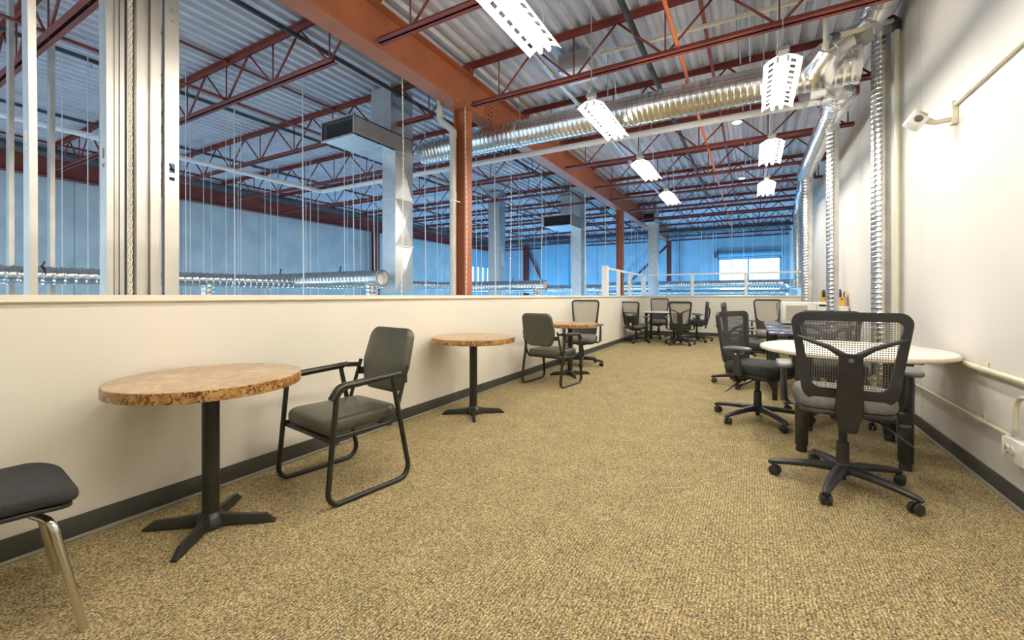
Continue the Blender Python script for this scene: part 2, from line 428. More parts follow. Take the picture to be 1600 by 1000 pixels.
# warehouse outer wall on the left, panels with recessed joints, window in its far end
wl = sroot('wall_outer_left')
W2 = (15.6, 18.8, 1.55, 2.62)
ys = [-2.3+1.83*i for i in range(9)]+[15.6]
for a, c in zip(ys[:-1], ys[1:]):
    b = nb(); box(b, XO-0.2, XO, a+0.004, c-0.004, -3.2, ZD+0.1, 0.006, 1); obj('wall_panel', b, 'concrete', wl, 0)
for z0, z1 in ((-3.2, W2[2]), (W2[3], ZD+0.1)):
    b = nb(); box(b, XO-0.2, XO, W2[0], W2[1], z0, z1); obj('wall_panel', b, 'concrete_far', wl, 0)
b = nb(); box(b, XO-0.2, XO, W2[1], YE+0.2, -3.2, ZD+0.1); obj('wall_panel', b, 'concrete_far', wl, 0)
b = nb(); box(b, XO-0.24, XO-0.03, -2.3, W2[0], -3.2, ZD+0.1); obj('backing', b, 'concrete', wl, 0)
# end wall with the big window
we = sroot('wall_outer_far')
W1 = (-1.22, 0.98, 0.9, 2.66)
xs = [XO, -9.9, -8.1, -6.3, -4.5, -2.7, W1[0]]
for a, c in zip(xs[:-1], xs[1:]):
    b = nb(); box(b, a+0.01, c-0.01, YE, YE+0.2, -3.2, ZD+0.1, 0.006, 1); obj('wall_panel', b, 'concrete_far', we, 0)
for z0, z1 in ((-3.2, W1[2]), (W1[3], ZD+0.1)):
    b = nb(); box(b, W1[0], W1[1], YE, YE+0.2, z0, z1); obj('wall_panel', b, 'concrete_far', we, 0)
b = nb(); box(b, W1[1], XR, YE, YE+0.2, -3.2, ZD+0.1); obj('wall_panel', b, 'concrete_far', we, 0)
b = nb(); box(b, XO, W1[0], YE+0.03, YE+0.24, -3.2, ZD+0.1); obj('backing', b, 'concrete_far', we, 0)
wn = sroot('window_1')
b = nb(); x0, x1, z0, z1 = W1
for q in ((x0, x0+0.05, z0, z1), (x1-0.05, x1, z0, z1), (x0, x1, z0, z0+0.05), (x0, x1, z1-0.05, z1)): box(b, q[0], q[1], YE+0.03, YE+0.11, q[2], q[3])
obj('window_frame', b, 'bluebox', wn, 0)
b = nb(); box(b, -0.15, -0.10, YE+0.04, YE+0.10, z0, z1); obj('mullion', b, 'bluebox', wn, 0)
b = nb(); box(b, x0, x1, YE+0.04, YE+0.10, 1.72, 1.76); obj('glazing_bar', b, 'bluebox', wn, 0)
for a, c in ((x0+0.05, -0.15), (-0.10, x1-0.05)):
    b = nb(); box(b, a, c, YE+0.06, YE+0.07, z0+0.05, z1-0.05); obj('pane', b, 'glass', wn, 0)
wn = sroot('window_2')
b = nb(); y0, y1, z0, z1 = W2
for q in ((y0, y0+0.06, z0, z1), (y1-0.06, y1, z0, z1), (y0, y1, z0, z0+0.05), (y0, y1, z1-0.05, z1)): box(b, XO-0.11, XO-0.03, q[0], q[1], q[2], q[3])
obj('window_frame', b, 'bluebox', wn, 0)
k = 7
for i in range(k):
    ya = y0+0.06+(y1-y0-0.12)*i/k; yb = y0+0.06+(y1-y0-0.12)*(i+1)/k
    if i: b = nb(); box(b, XO-0.12, XO+0.03, ya-0.05, ya+0.05, z0, z1); obj('mullion', b, 'bluebox', wn, 0)
    b = nb(); box(b, XO-0.07, XO-0.06, ya+0.05, yb-0.05, z0+0.05, z1-0.05); obj('pane', b, 'glass', wn, 0)

# corrugated roof deck: 0.9 m sheets with six ribs each, ribs run away from the camera
ce = sroot('ceiling')
def deck_sheet(x0, n, xend):
    b = nb(); P = []
    pr = [(0, 0.0), (0.055, 0.0), (0.078, 0.040), (0.127, 0.040)]
    for i in range(n):
        for dx, dz in pr:
            x = x0+i*0.15+dx
            if x < xend: P.append((x, ZD+dz))
    P.append((min(x0+n*0.15+0.012, xend), ZD+0.0))
    ya, yb = YB-1.0, YE+0.3
    lo = [[b.verts.new((x, y, z)) for x, z in P] for y in (ya, yb)]
    hi = [[b.verts.new((x, y, z+0.006)) for x, z in P] for y in (ya, yb)]
    for i in range(len(P)-1):
        b.faces.new((lo[0][i], lo[0][i+1], lo[1][i+1], lo[1][i])); b.faces.new((hi[0][i], hi[1][i], hi[1][i+1], hi[0][i+1]))
    obj('deck_sheet', b, 'deck', ce, 0)
x = XO-0.3
while x < XR+0.2:
    deck_sheet(x, 6, XR+0.3); x += 0.9
b = nb(); box(b, XO-0.3, XR+0.3, YB-1.0, YE+0.3, ZD+0.055, ZD+0.15); obj('roof_insulation', b, 'slab', ce, 0)

# ------------------------------------------------------------------ main girders
def girder(y0, y1, X, zb, zt, label, m='girder', splice=None, wdt=0.2):
    g = thing('steel_girder', label, 'girder', (X, (y0+y1)/2, zb), 0, 'roof girders')
    b = nb(); box(b, X-0.006, X+0.006, y0, y1, zb+0.012, zt-0.012); wpart('web_plate', b, m, g, smooth=0)
    b = nb(); box(b, X-wdt/2, X+wdt/2, y0, y1, zb, zb+0.013, 0.002, 1); wpart('bottom_flange', b, m, g, smooth=0)
    b = nb(); box(b, X-wdt/2, X+wdt/2, y0, y1, zt-0.013, zt, 0.002, 1); wpart('top_flange', b, m, g, smooth=0)
    if splice:
        for s in (1, -1):
            b = nb(); box(b, X+s*0.006, X+s*0.015, splice-0.03, splice+0.13, zb+0.04, zt-0.04); sp = wpart('splice_plate', b, m, g, smooth=0)
            for dy in (0.02, 0.09):
                for i in range(5):
                    z = zb+0.08+i*0.06
                    b = nb(); lathe(b, [(0.013, s*0.015), (0.013, s*0.026), (0.008, s*0.030)], 6, (X, splice+dy, z), 'x'); wpart('bolt', b, 'red', g, parent=sp)
    return g
XG = -3.10
girder(YB-0.6, 4.95, XG, 3.43, 3.87, 'near orange steel girder over the half wall, ending in bolts past the first column', splice=4.84)
girder(4.97, 10.70, XG, 3.43, 3.87, 'orange steel girder between the first and second column over the half wall', splice=10.55)
girder(10.72, YE-0.1, XG, 3.43, 3.87, 'farthest purple-red girder over the half wall, beyond the second column')
girder(YB-0.6, 11.6, XO+0.22, 3.38, 3.72, 'long brown girder along the top of the far left concrete wall', m='red')
girder(11.62, YE-0.1, XO+0.22, 3.38, 3.72, 'brown girder at the far end of the left concrete wall', m='red')
def column(X, Y, zt, label, m='girder', s=0.15, d=0.17):
    g = thing('steel_column', label, 'column', (X, Y, -3.2), 0, 'steel columns')
    b = nb()
    box(b, X-d/2, X-d/2+0.012, Y-s/2, Y+s/2, -3.2, zt-0.015); box(b, X+d/2-0.012, X+d/2, Y-s/2, Y+s/2, -3.2, zt-0.015)
    box(b, X-d/2+0.01, X+d/2-0.01, Y-0.005, Y+0.005, -3.2, zt-0.015); wpart('shaft', b, m, g, smooth=0)
    b = nb(); box(b, X-0.12, X+0.12, Y-0.12, Y+0.12, zt-0.016, zt, 0.002, 1); wpart('cap_plate', b, m, g, smooth=0)
    return g
column(XG, 4.30, 3.43, 'orange steel column just behind the half wall beside the grey pipe')
column(XG, 11.50, 3.43, 'orange-red steel column behind the half wall near the white railing post')
column(XG+0.1, 18.7, 3.43, 'thin dark red column against the blue end wall', m='red')
column(XO+0.24, 10.78, 3.38, 'dark red column against the left concrete wall beside the square duct', m='red', s=0.22)
column(-9.9, 19.15, 3.6, 'purple-red column with a diagonal brace on the blue end wall', m='red', s=0.2, d=0.22)
b = nb(); bar(b, (-9.8, 19.2, 3.3), (-9.0, 19.2, 1.8), 0.06, 0.09); solo('diagonal_brace', b, 'red', 'purple-red diagonal brace sloping down right from the end wall column', 'brace', loc=(-9.0, 19.2, 1.8), smooth=0)
b = nb(); bar(b, (-3.05, 18.85, 3.3), (-4.9, 18.85, 1.5), 0.06, 0.09); solo('diagonal_brace', b, 'red', 'dark diagonal brace sloping down left behind the square riser duct', 'brace', loc=(-4.0, 18.85, 1.5), smooth=0)

# ------------------------------------------------------------------ open-web joists
ZB, ZT = 3.46, 3.93
def angle_pair(b, x0, x1, z, up):
    """two back-to-back angle irons: chord of a joist"""
    s = 1 if up else -1
    for k in (-1, 1):
        box(b, x0, x1, min(k*0.006, k*0.052), max(k*0.006, k*0.052), z, z+0.007)
        box(b, x0, x1, min(k*0.006, k*0.012), max(k*0.006, k*0.012), min(z, z+s*0.052), max(z, z+s*0.052))
web_cache = {}
def rod(dx):
    if dx not in web_cache:
        b = nb(); tube(b, [(0, 0, 0), (dx, 0, ZT-ZB-0.01)], 0.012 if dx else 0.008, 6)
        bmesh.ops.recalc_face_normals(b, faces=b.faces)
        me = bpy.data.meshes.new('web_rod'); b.to_mesh(me); b.free(); me.materials.append(M['red']); me.shade_smooth(); web_cache[dx] = me
    return web_cache[dx]
def joist(Y, xa, xb, nodes, pitch, cb, ce_, label, group):
    g = thing('roof_joist', label, 'joist', ((xa+xb)/2, Y, ZB), 0, group); ox = (xa+xb)/2
    b = nb(); angle_pair(b, xa-ox, xb-ox, ZT-ZB+0.038, False); obj('top_chord', b, 'red', g, 0)
    b = nb(); angle_pair(b, cb-ox, ce_-ox, 0.0, True); obj('bottom_chord', b, 'red', g, 0)
    for x in nodes:
        for dx in (-pitch/2, 0.0, pitch/2):
            if xa-0.02 <= x+dx <= xb+0.02:
                o = bpy.data.objects.new('web_rod', rod(dx)); C.objects.link(o); o.parent = g; o.location = (x-ox, 0, 0.008)
    for x in (xa, xb):
        b = nb(); box(b, x-ox-0.05, x-ox+0.05, -0.05, 0.05, ZT-ZB-0.055, ZT-ZB+0.03); obj('bearing_seat', b, 'red', g, 0)
    return g
JY = [-0.17, 1.33, 2.83, 4.33, 5.83, 7.33, 9.0, 10.3, 11.9, 13.4, 14.9, 16.4, 17.9, 19.15]
for i, Y in enumerate(JY):
    joist(Y, XG+0.06, XR-0.02, [-2.60+0.935*k for k in range(4)]+[1.0 if False else 0.205+0.935], 0.935, XG+0.12, XR-0.05,
          'red open-web steel roof joist over the mezzanine carpet, %s from the camera' % ORD[i], 'joists over the mezzanine')
for i, Y in enumerate(JY):
    joist(Y, XO+0.25, XG-0.06, [-3.66-0.935*k for k in range(9)], 0.935, XO+0.33, -3.60,
          'dark red open-web roof joist over the open warehouse, %s from the camera' % ORD[i], 'joists over the warehouse')
# bridging angles along the joists
for x, z, m, lab in [(-0.61, ZB+0.03, 'orange', 'orange bridging bar running along under the mezzanine joists'),
                     (-0.42, ZT-0.02, 'red', 'dark red upper bridging bar over the mezzanine joists'),
                     (-5.47, ZB+0.02, 'red', 'lower red bridging bar nearest the girder over the warehouse'),
                     (-5.47, ZT-0.0, 'red', 'upper red bridging bar nearest the girder over the warehouse'),
                     (-9.4, ZB+0.02, 'red', 'lower red bridging bar near the left concrete wall'),
                     (-9.4, ZT-0.0, 'red', 'upper red bridging bar near the left concrete wall')]:
    b = nb(); box(b, x-0.018, x+0.018, -2.5, 19.2, z, z+0.004); box(b, x-0.018, x-0.014, -2.5, 19.2, z, z+0.035)
    solo('bridging_bar', b, m, lab, 'steel bar', 'joist bridging', loc=(x, 8, z), smooth=0)
# ------------------------------------------------------------------ pipes under the roof
def pipe(name, pts, r, m, label, cat='pipe', group=None, n=12, rad=0.0, fit=(), fr=1.35):
    g = thing(name, label, cat, pts[0], 0, group)
    b = nb(); tube(b, fillet(pts, rad) if rad else pts, r, n); wpart('pipe_run', b, m, g)
    for p, ax in fit:
        b = nb(); lathe(b, [(r*fr, -0.03), (r*fr, 0.03)], n, p, ax); wpart('coupling', b, m, g)
    return g
for x, lab, r in [(-4.05, 'black sprinkler pipe close behind the orange girder', 0.024), (-6.5, 'black sprinkler pipe over the middle of the warehouse', 0.024), (-8.9, 'black sprinkler pipe over the far side of the warehouse', 0.024), (-11.2, 'black sprinkler pipe above the brown wall girder', 0.04)]:
    g = pipe('sprinkler_pipe', [(x, -2.3, 3.80), (x, 19.3, 3.80)], r, 'darkpipe', lab, group='sprinkler pipes', fit=[((x, 5.1, 3.80), 'y'), ((x, 9.3, 3.80), 'y')])
    for k in range(6):
        y = 1.9+3.0*k
        b = nb(); tube(b, [(x, y, 3.79), (x, y, 3.72)], 0.008, 8); lathe(b, [(0.012, 3.715), (0.022, 3.705), (0.022, 3.700), (0.004, 3.690)], 10, (x, y, 0)); wpart('sprinkler_head', b, 'screw', g)
pipe('sprinkler_pipe', [(-1.02, -1.5, 3.78), (-1.02, 12.5, 3.78)], 0.03, 'darkpipe', 'dark pipe beside the orange bridging bar over the mezzanine', group='sprinkler pipes')
pipe('sprinkler_pipe', [(-2.05, -1.5, 3.74), (-2.05, 13.5, 3.74)], 0.028, 'galv_flat', 'grey pipe above the left row of light fittings', group='sprinkler pipes', fit=[((-2.05, 3.6, 3.74), 'y')])
pipe('fire_main', [(XO+0.3, 15.4, 3.33), (XR-0.1, 15.4, 3.33)], 0.055, 'darkpipe', 'thick black main pipe crossing far under the roof', group=None)
pipe('white_pipe', [(-7.40, -2.2, 3.2), (-7.40, 5.54, 3.2), (0.62, 5.54, 3.2)], 0.038, 'pipe_white', 'white pipe that turns a corner and crosses under the spiral duct', rad=0.06, fit=[((-7.40, 2.2, 3.2), 'y'), ((-4.9, 5.54, 3.2), 'x')], n=14, fr=1.15)
for x in (0.02, 0.10): pass
pipe('conduit_run', [(-0.12, -1.0, 3.93), (-0.12, 10.4, 3.93)], 0.009, 'galv_flat', 'thin steel conduit fixed to the deck above the mezzanine', 'conduit')
pipe('conduit_run', [(-0.02, -1.0, 3.93), (-0.02, 10.4, 3.93)], 0.009, 'galv_flat', 'second thin steel conduit on the deck, right of its twin', 'conduit')
# grey pvc vent with a double bend beside the first column
g = thing('vent_pipe', 'grey plastic drain pipe with a double bend beside the orange column', 'pipe', (-3.15, 4.17, -0.2))
b = nb(); tube(b, fillet([(-3.15, 4.17, -3.1), (-3.15, 4.17, 3.14), (-3.33, 4.15, 3.30), (-3.33, 4.15, ZD)], 0.05), 0.04, 16); wpart('pipe_run', b, 'pvc', g)
for z in (2.35, 3.10): b = nb(); lathe(b, [(0.046, z-0.05), (0.046, z+0.04)], 16, (-3.15, 4.17, 0)); wpart('coupling', b, 'pvc', g)
b = nb(); lathe(b, [(0.046, 3.33), (0.046, 3.42)], 16, (-3.33, 4.15, 0)); wpart('coupling', b, 'pvc', g)
b = nb(); lathe(b, [(0.043, 2.28), (0.046, 2.285), (0.046, 2.30), (0.043, 2.305)], 16, (-3.15, 4.17, 0)); tube(b, [(-3.11, 4.17, 2.29), (-3.08, 4.22, 2.28)], 0.006, 6); wpart('pipe_strap', b, 'screw', g)

# ------------------------------------------------------------------ duct work
g = thing('spiral_duct', 'long spiral duct crossing over the room under the joists', 'duct', (0.8, 4.85, 3.23))
b = nb(); duct(b, (-4.2, 4.85, 3.235), (0.82, 4.85, 3.215), 0.155, 0.085, 32, 6, 0.004); wpart('duct_run', b, 'galv', g)
b = nb(); lathe(b, [(0.163, 0.80), (0.163, 0.835)], 32, (0, 4.85, 3.215), 'x'); wpart('end_cap', b, 'galv_flat', g)
for x in (-1.45, -2.6, 0.1):
    b = nb(); lathe(b, [(0.164, x-0.015), (0.164, x+0.015)], 32, (0, 4.85, 3.225), 'x'); tube(b, [(x, 4.85, 3.38), (x, 4.85, ZD)], 0.006, 6); wpart('hanger_strap', b, 'galv_flat', g)
# smooth branch: from the main duct up to the run along the right wall
g = thing('branch_duct', 'shiny smooth duct joining the spiral duct to the right wall riser', 'duct', (1.0, 4.6, 3.75))
b = nb(); tube(b, [(0.565, 4.84, 3.22), (0.555, 4.70, 3.24), (0.560, 4.655, 3.265), (0.59, 4.69, 3.30)], [0.170, 0.152, 0.122, 0.110], 28); wpart('saddle', b, 'alu', g)
b = nb(); elbow(b, [(0.57, 4.67, 3.275), (0.70, 4.80, 3.39), (0.86, 4.97, 3.54), (0.93, 5.0, 3.62), (0.965, 4.95, 3.70), (0.98, 4.85, 3.755)], 0.112, 28, 0.004); wpart('elbow', b, 'alu', g)
b = nb(); elbow(b, [(1.12, 5.56, 3.78), (1.10, 5.45, 3.84), (1.04, 5.15, 3.82), (0.99, 4.85, 3.80)], 0.085, 24, 0.003); wpart('tee_branch', b, 'alu', g)
b = nb(); elbow(b, [(0.965, 4.95, 3.70), (0.985, 4.85, 3.755), (1.00, 4.65, 3.80), (1.01, 4.2, 3.81), (1.02, 3.4, 3.82), (1.02, 2.4, 3.82)], 0.135, 28, 0.005); wpart('wall_run', b, 'alu', g)
def riser(X, Y, z0, z1, r, label):
    g = thing('riser_duct', label, 'duct', (X, Y, z0), 0, 'vertical spiral ducts on the right wall')
    b = nb(); duct(b, (X, Y, z0), (X, Y, z1), r, 0.075, 28, 6, 0.004); wpart('duct_run', b, 'galv', g)
    b = nb(); lathe(b, [(r+0.008, z1-0.03), (r+0.008, z1+0.03)], 28, (X, Y, 0)); wpart('collar', b, 'galv_flat', g)
    return g
riser(1.13, 5.57, 0.0, 3.84, 0.078, 'nearest spiral duct rising behind the white table on the right wall')
riser(0.853, 6.44, 0.0, 3.17, 0.062, 'second spiral duct rising up the right wall behind the microwave')
riser(0.85, 9.13, 0.0, 3.22, 0.085, 'third spiral duct up the right wall, beside the railing end')
riser(1.06, 13.6, 1.35, 3.40, 0.105, 'farthest spiral duct on the right wall, beyond the railing')
# duct along the wall with its gored elbow
g = thing('wall_duct', 'spiral duct with fat segmented elbow running along the right wall', 'duct', (0.82, 7.5, 3.3))
b = nb(); elbow(b, [(0.47, 5.34, 3.25), (0.58, 5.37, 3.27), (0.69, 5.45, 3.285), (0.77, 5.58, 3.295), (0.81, 5.76, 3.30), (0.82, 6.0, 3.30)], 0.150, 28, 0.008); wpart('elbow', b, 'alu', g)
b = nb(); duct(b, (0.82, 5.95, 3.30), (0.82, 9.2, 3.30), 0.120, 0.09, 28, 6, 0.004); wpart('duct_run', b, 'galv', g)
b = nb(); elbow(b, [(0.82, 9.1, 3.30), (0.90, 10.5, 3.36), (0.98, 12.2, 3.42), (1.05, 13.3, 3.42), (1.06, 13.58, 3.36)], 0.10, 24, 0.004); wpart('end_elbow', b, 'alu', g)
# ducts low beyond the far railing
for z, Y, r, lab in [(1.50, 14.9, 0.13, 'upper spiral duct lying across behind the far railing'), (1.24, 15.3, 0.10, 'lower spiral duct lying across behind the far railing')]:
    g = thing('cross_duct', lab, 'duct', (-1.5, Y, z), 0, 'ducts behind the railing')
    b = nb(); duct(b, (-4.6, Y, z), (0.75, Y, z), r, 0.11, 20, 5, 0.006); wpart('duct_run', b, 'galv', g)
    b = nb(); elbow(b, arc3((0.72, Y, z), (1.06, Y, z), (1.06, Y-0.45, z+0.0), 5), r, 20, 0.005); wpart('elbow', b, 'galv', g)
    for x in (-3.5, -0.55): b = nb(); tube(b, [(x, Y, z+r-0.01), (x, Y, ZD)], 0.005, 5); wpart('hanger_rod', b, 'cord', g)
# left warehouse ducts
g = thing('warehouse_duct', 'spiral duct running along behind the metal studs on the left', 'duct', (-5.8, 4.0, 1.36), 0, 'low warehouse ducts')
b = nb(); duct(b, (-5.8, -2.0, 1.33), (-5.8, 9.0, 1.36), 0.080, 0.11, 22, 5, 0.008); wpart('duct_run', b, 'galv', g)
for y in (1.35, 3.9): b = nb(); lathe(b, [(0.084, y-0.012), (0.084, y+0.012)], 20, (-5.8, 0, 1.345), 'y'); tube(b, [(-5.8, y, 1.42), (-5.79, y+0.02, 1.47)], 0.008, 6); wpart('hanger_strap', b, 'darkpipe', g)
b = nb(); duct(b, (-5.8, 2.75, -0.2), (-5.8, 2.75, 1.33), 0.07, 0.075, 18, 5, 0.004); wpart('drop_branch', b, 'galv', g)
for (X0, X1, Y, r, lab, gl) in [(-6.66, -4.04, 3.9, 0.098, 'fat spiral duct with open round end above the half wall', 1), (-6.6, -3.75, 8.15, 0.10, 'spiral duct with open end beyond the first column', 1), (-9.0, -3.9, 12.6, 0.12, 'spiral duct farthest off behind the third square riser', 0)]:
    z = 1.37
    g = thing('branch_duct', lab, 'duct', (X0, Y, z), 0, 'low warehouse ducts')
    b = nb(); duct(b, (X0, Y, z), (X1-0.14, Y, z), r, 0.10, 26, 5, 0.008, cap=False); wpart('duct_run', b, 'galv', g)
    b = nb(); tube(b, [(X1-0.14, Y, z), (X1, Y, z)], r, 28, cap=False)
    tube(b, [(X1, Y, z), (X1-0.1, Y, z)], r-0.006, 28, cap=False); wpart('collar', b, 'galv', g)
    b = nb(); lathe(b, [(r-0.004, X1-0.09), (r-0.004, X1-0.085)], 28, (0, Y, z), 'x'); wpart('damper_plate', b, 'lam_white', g)
    b = nb(); tube(b, [(X1-0.02, Y, z), (X1, Y, z)], [r+0.006, r+0.006], 28, cap=False); wpart('rolled_rim', b, 'lam_edge', g)
    b = nb(); duct(b, (X1-0.20, Y, -0.3), (X1-0.20, Y, z-0.03), 0.082, 0.07, 20, 5, 0.006); wpart('drop_branch', b, 'galv', g)
    for xx in (X0+0.5, X1-0.8): b = nb(); tube(b, [(xx, Y, z+r), (xx+0.03, Y, z+r+0.08)], 0.010, 6); wpart('hanger_clip', b, 'darkpipe', g)
# square risers with louvred plenum boxes
def square_riser(x0, x1, y0, y1, z0, z1, yb, zb0, zb1, label, xb0=None, stack=True):
    g = thing('square_duct', label, 'duct', ((x0+x1)/2, (y0+y1)/2, z0), 0, 'square riser ducts')
    nseg = 3
    for i in range(nseg):
        za = z0+(z1-z0)*i/nseg; zc = z0+(z1-z0)*(i+1)/nseg
        b = nb(); box(b, x0, x1, y0, y1, za+0.004, zc-0.004)
        # cross-broken sheet: shallow pyramid on the faces towards the room
        ym, zm = (y0+y1)/2, (za+zc)/2
        c = b.verts.new((x1+0.030, ym, zm)); vs = [b.verts.new(p) for p in ((x1+0.0005, y0, za+0.01), (x1+0.0005, y1, za+0.01), (x1+0.0005, y1, zc-0.01), (x1+0.0005, y0, zc-0.01))]
        for k in range(4): b.faces.new((vs[k], vs[(k+1) % 4], c))
        wpart('duct_section', b, 'galv_flat', g, smooth=0)
        b = nb(); box(b, x0-0.008, x1+0.016, y0-0.008, y1+0.008, zc-0.010, zc+0.010); wpart('joint_flange', b, 'galv_flat', g, smooth=0)
    if yb is not None:
        xa = xb0 if xb0 is not None else x0-0.34
        t = 0.012
        b = nb()
        for q in ((xa, x1, yb, y1, zb0, zb0+t), (xa, x1, yb, y1, zb1-t, zb1), (xa, xa+t, yb, y1, zb0, zb1), (x1-t, x1, yb, y1, zb0, zb1), (xa, x1, y1-t, y1, zb0, zb1)): box(b, *q)
        pl = wpart('plenum_box', b, 'galv_flat', g, smooth=0)
        b = nb(); box(b, xa+t, x1-t, yb+0.07, yb+0.08, zb0+t, zb1-t); wpart('shade_sheet', b, 'dark', g, parent=pl, smooth=0)  # black sheet standing in for the shade inside the open box
        b = nb()
        for q in ((xa-0.01, x1+0.01, yb-0.008, yb+0.012, zb0-0.01, zb0+t), (xa-0.01, x1+0.01, yb-0.008, yb+0.012, zb1-t, zb1+0.01), (xa-0.01, xa+t, yb-0.008, yb+0.012, zb0, zb1), (x1-t, x1+0.01, yb-0.008, yb+0.012, zb0, zb1)): box(b, *q)
        wpart('opening_frame', b, 'galv_flat', g, parent=pl, smooth=0)
        b = nb()
        for fy in (0.45, 0.75): y = yb+(y1-yb)*fy; box(b, xa-0.005, x1+0.005, y-0.01, y+0.01, zb0-0.008, zb0)
        wpart('seam', b, 'galv_flat', g, parent=pl, smooth=0)
        if stack:
            b = nb(); box(b, xa+0.22, x1+0.0, y1-0.42, y1, zb1, ZD-0.01); wpart('roof_stack', b, 'galv_flat', g, smooth=0)
    return g
square_riser(-4.44, -4.20, 4.28, 4.62, 1.19, 3.11, 3.59, 3.11, 3.35, 'nearest square sheet metal riser with a black-mouthed box near the orange column', -4.79)
square_riser(-6.25, -5.9, 9.85, 10.15, 1.0, 3.93, None, 0, 0, 'plain square metal riser between the first and second column')
square_riser(-4.42, -4.15, 11.35, 11.7, 0.6, 3.02, 10.6, 3.02, 3.30, 'square metal riser with black-mouthed box left of the second column', -4.95)
square_riser(-2.88, -2.60, 14.0, 14.3, 0.6, 3.42, 13.6, 3.42, 3.70, 'square metal riser with black-mouthed box behind the railing corner post', -2.96)
# pale sheet-metal hopper and roller housing at the end wall
g = thing('sheet_metal_hopper', 'pale blue sheet metal hopper on the end wall behind the ducts', 'hopper', (-8.3, 18.8, 1.5))
b = nb()
vs = [b.verts.new(p) for p in [(-8.75, 18.5, 1.95), (-8.45, 18.5, 1.65), (-7.4, 18.5, 1.65), (-7.4, 18.5, 3.6), (-8.75, 18.5, 3.6)]]
f = b.faces.new(vs); r_ = bmesh.ops.extrude_face_region(b, geom=[f]); bmesh.ops.translate(b, vec=(0, 0.85, 0), verts=[v for v in r_['geom'] if isinstance(v, bmesh.types.BMVert)])
wpart('body', b, 'bluebox', g, smooth=0)
b = nb(); box(b, -8.0, -7.97, 18.485, 18.5, 1.6, 3.6); wpart('seam', b, 'bluebox', g, smooth=0)
g = thing('roller_housing', 'blue roller door housing above the bright end window', 'roller door', (-0.1, 19.2, 2.7))
b = nb(); tube(b, [(-1.2, 19.28, 2.80), (1.0, 19.28, 2.80)], 0.09, 14); wpart('roller', b, 'bluebox', g)
b = nb(); box(b, -1.32, -1.2, 19.15, 19.395, 2.68, 2.95); wpart('bracket', b, 'darkpipe', g, smooth=0)
b = nb(); box(b, -1.2, 1.0, 19.3, 19.395, 2.66, 2.70); wpart('bottom_bar', b, 'bluebox', g, smooth=0)

# ------------------------------------------------------------------ railing on the far end of the half walls
g = thing('white_railing', 'white railing with square posts around the far corner of the half wall', 'railing', (XL-0.07, 11.5, 1.154))
xr = XL-0.075
def post(x, y, s, zt):
    b = nb(); box(b, x-s/2, x+s/2, y-s/2, y+s/2, 1.154, zt, 0.004, 1); p = wpart('post', b, 'enamel', g, smooth=0)
    b = nb(); box(b, x-s/2-0.012, x+s/2+0.012, y-s/2-0.012, y+s/2+0.012, zt, zt+0.02, 0.006); wpart('post_cap', b, 'enamel', g, parent=p)
post(xr, 9.42, 0.13, 1.80); post(xr, 10.5, 0.08, 1.75); post(xr, 11.6, 0.08, 1.75); post(xr, 13.32, 0.12, 1.82)
for x in (-1.50, -0.14): post(x, YF+0.075, 0.08, 1.73)
b = nb(); box(b, xr-0.03, xr+0.03, 9.45, 13.3, 1.745, 1.79, 0.006); wpart('top_rail', b, 'enamel', g)
b = nb(); box(b, xr, XR, YF+0.045, YF+0.105, 1.745, 1.79, 0.006); wpart('top_rail', b, 'enamel', g)

# ------------------------------------------------------------------ steel studs behind the half wall
def stud(X, Y, rotz, z0, z1, label, lean=0.0, bow=0.0, wb=0.090, fl=0.034, punch=(), name='steel_stud'):
    """C-channel: web along local x (width wb), flanges along local y"""
    g = thing(name, label, 'metal stud', (X, Y, z0), rotz, 'upright steel studs')
    H_ = z1-z0; n = 14; t = 0.0015
    prof = [(-wb/2+0.0, fl-0.008+0.0), (-wb/2, fl-0.0)]
    path = [(-wb/2+0.008, fl), (-wb/2, fl), (-wb/2, 0), (wb/2, 0), (wb/2, fl), (wb/2-0.008, fl)]
    def col(b, path, skip=None):
        rows = []
        zs = sorted(set([H_*i/n for i in range(n+1)]+[q for z, h in punch for q in (z-h/2, z+h/2)]))
        for z in zs:
            off = lean*z/H_+bow*math.sin(PI*z/H_)
            rows.append([(b.verts.new((x, y+off, z)), z) for x, y in path])
        for i in range(len(rows)-1):
            zm = (rows[i][0][1]+rows[i+1][0][1])/2
            for k in range(len(path)-1):
                if skip and skip(k, zm): continue
                b.faces.new((rows[i][k][0], rows[i][k+1][0], rows[i+1][k+1][0], rows[i+1][k][0]))
    b = nb()
    wp = [(-wb/2, 0), (-0.014, 0), (0.014, 0), (wb/2, 0)]
    col(b, wp, lambda k, zm: k == 1 and any(abs(zm-z) < h/2 for z, h in punch)); obj('web', b, 'stud', g, 0)
    for s in (-1, 1):
        b = nb(); col(b, [(s*wb/2, 0), (s*wb/2, fl), (s*(wb/2-0.008), fl)]); obj('flange', b, 'stud', g, 0)
    return g
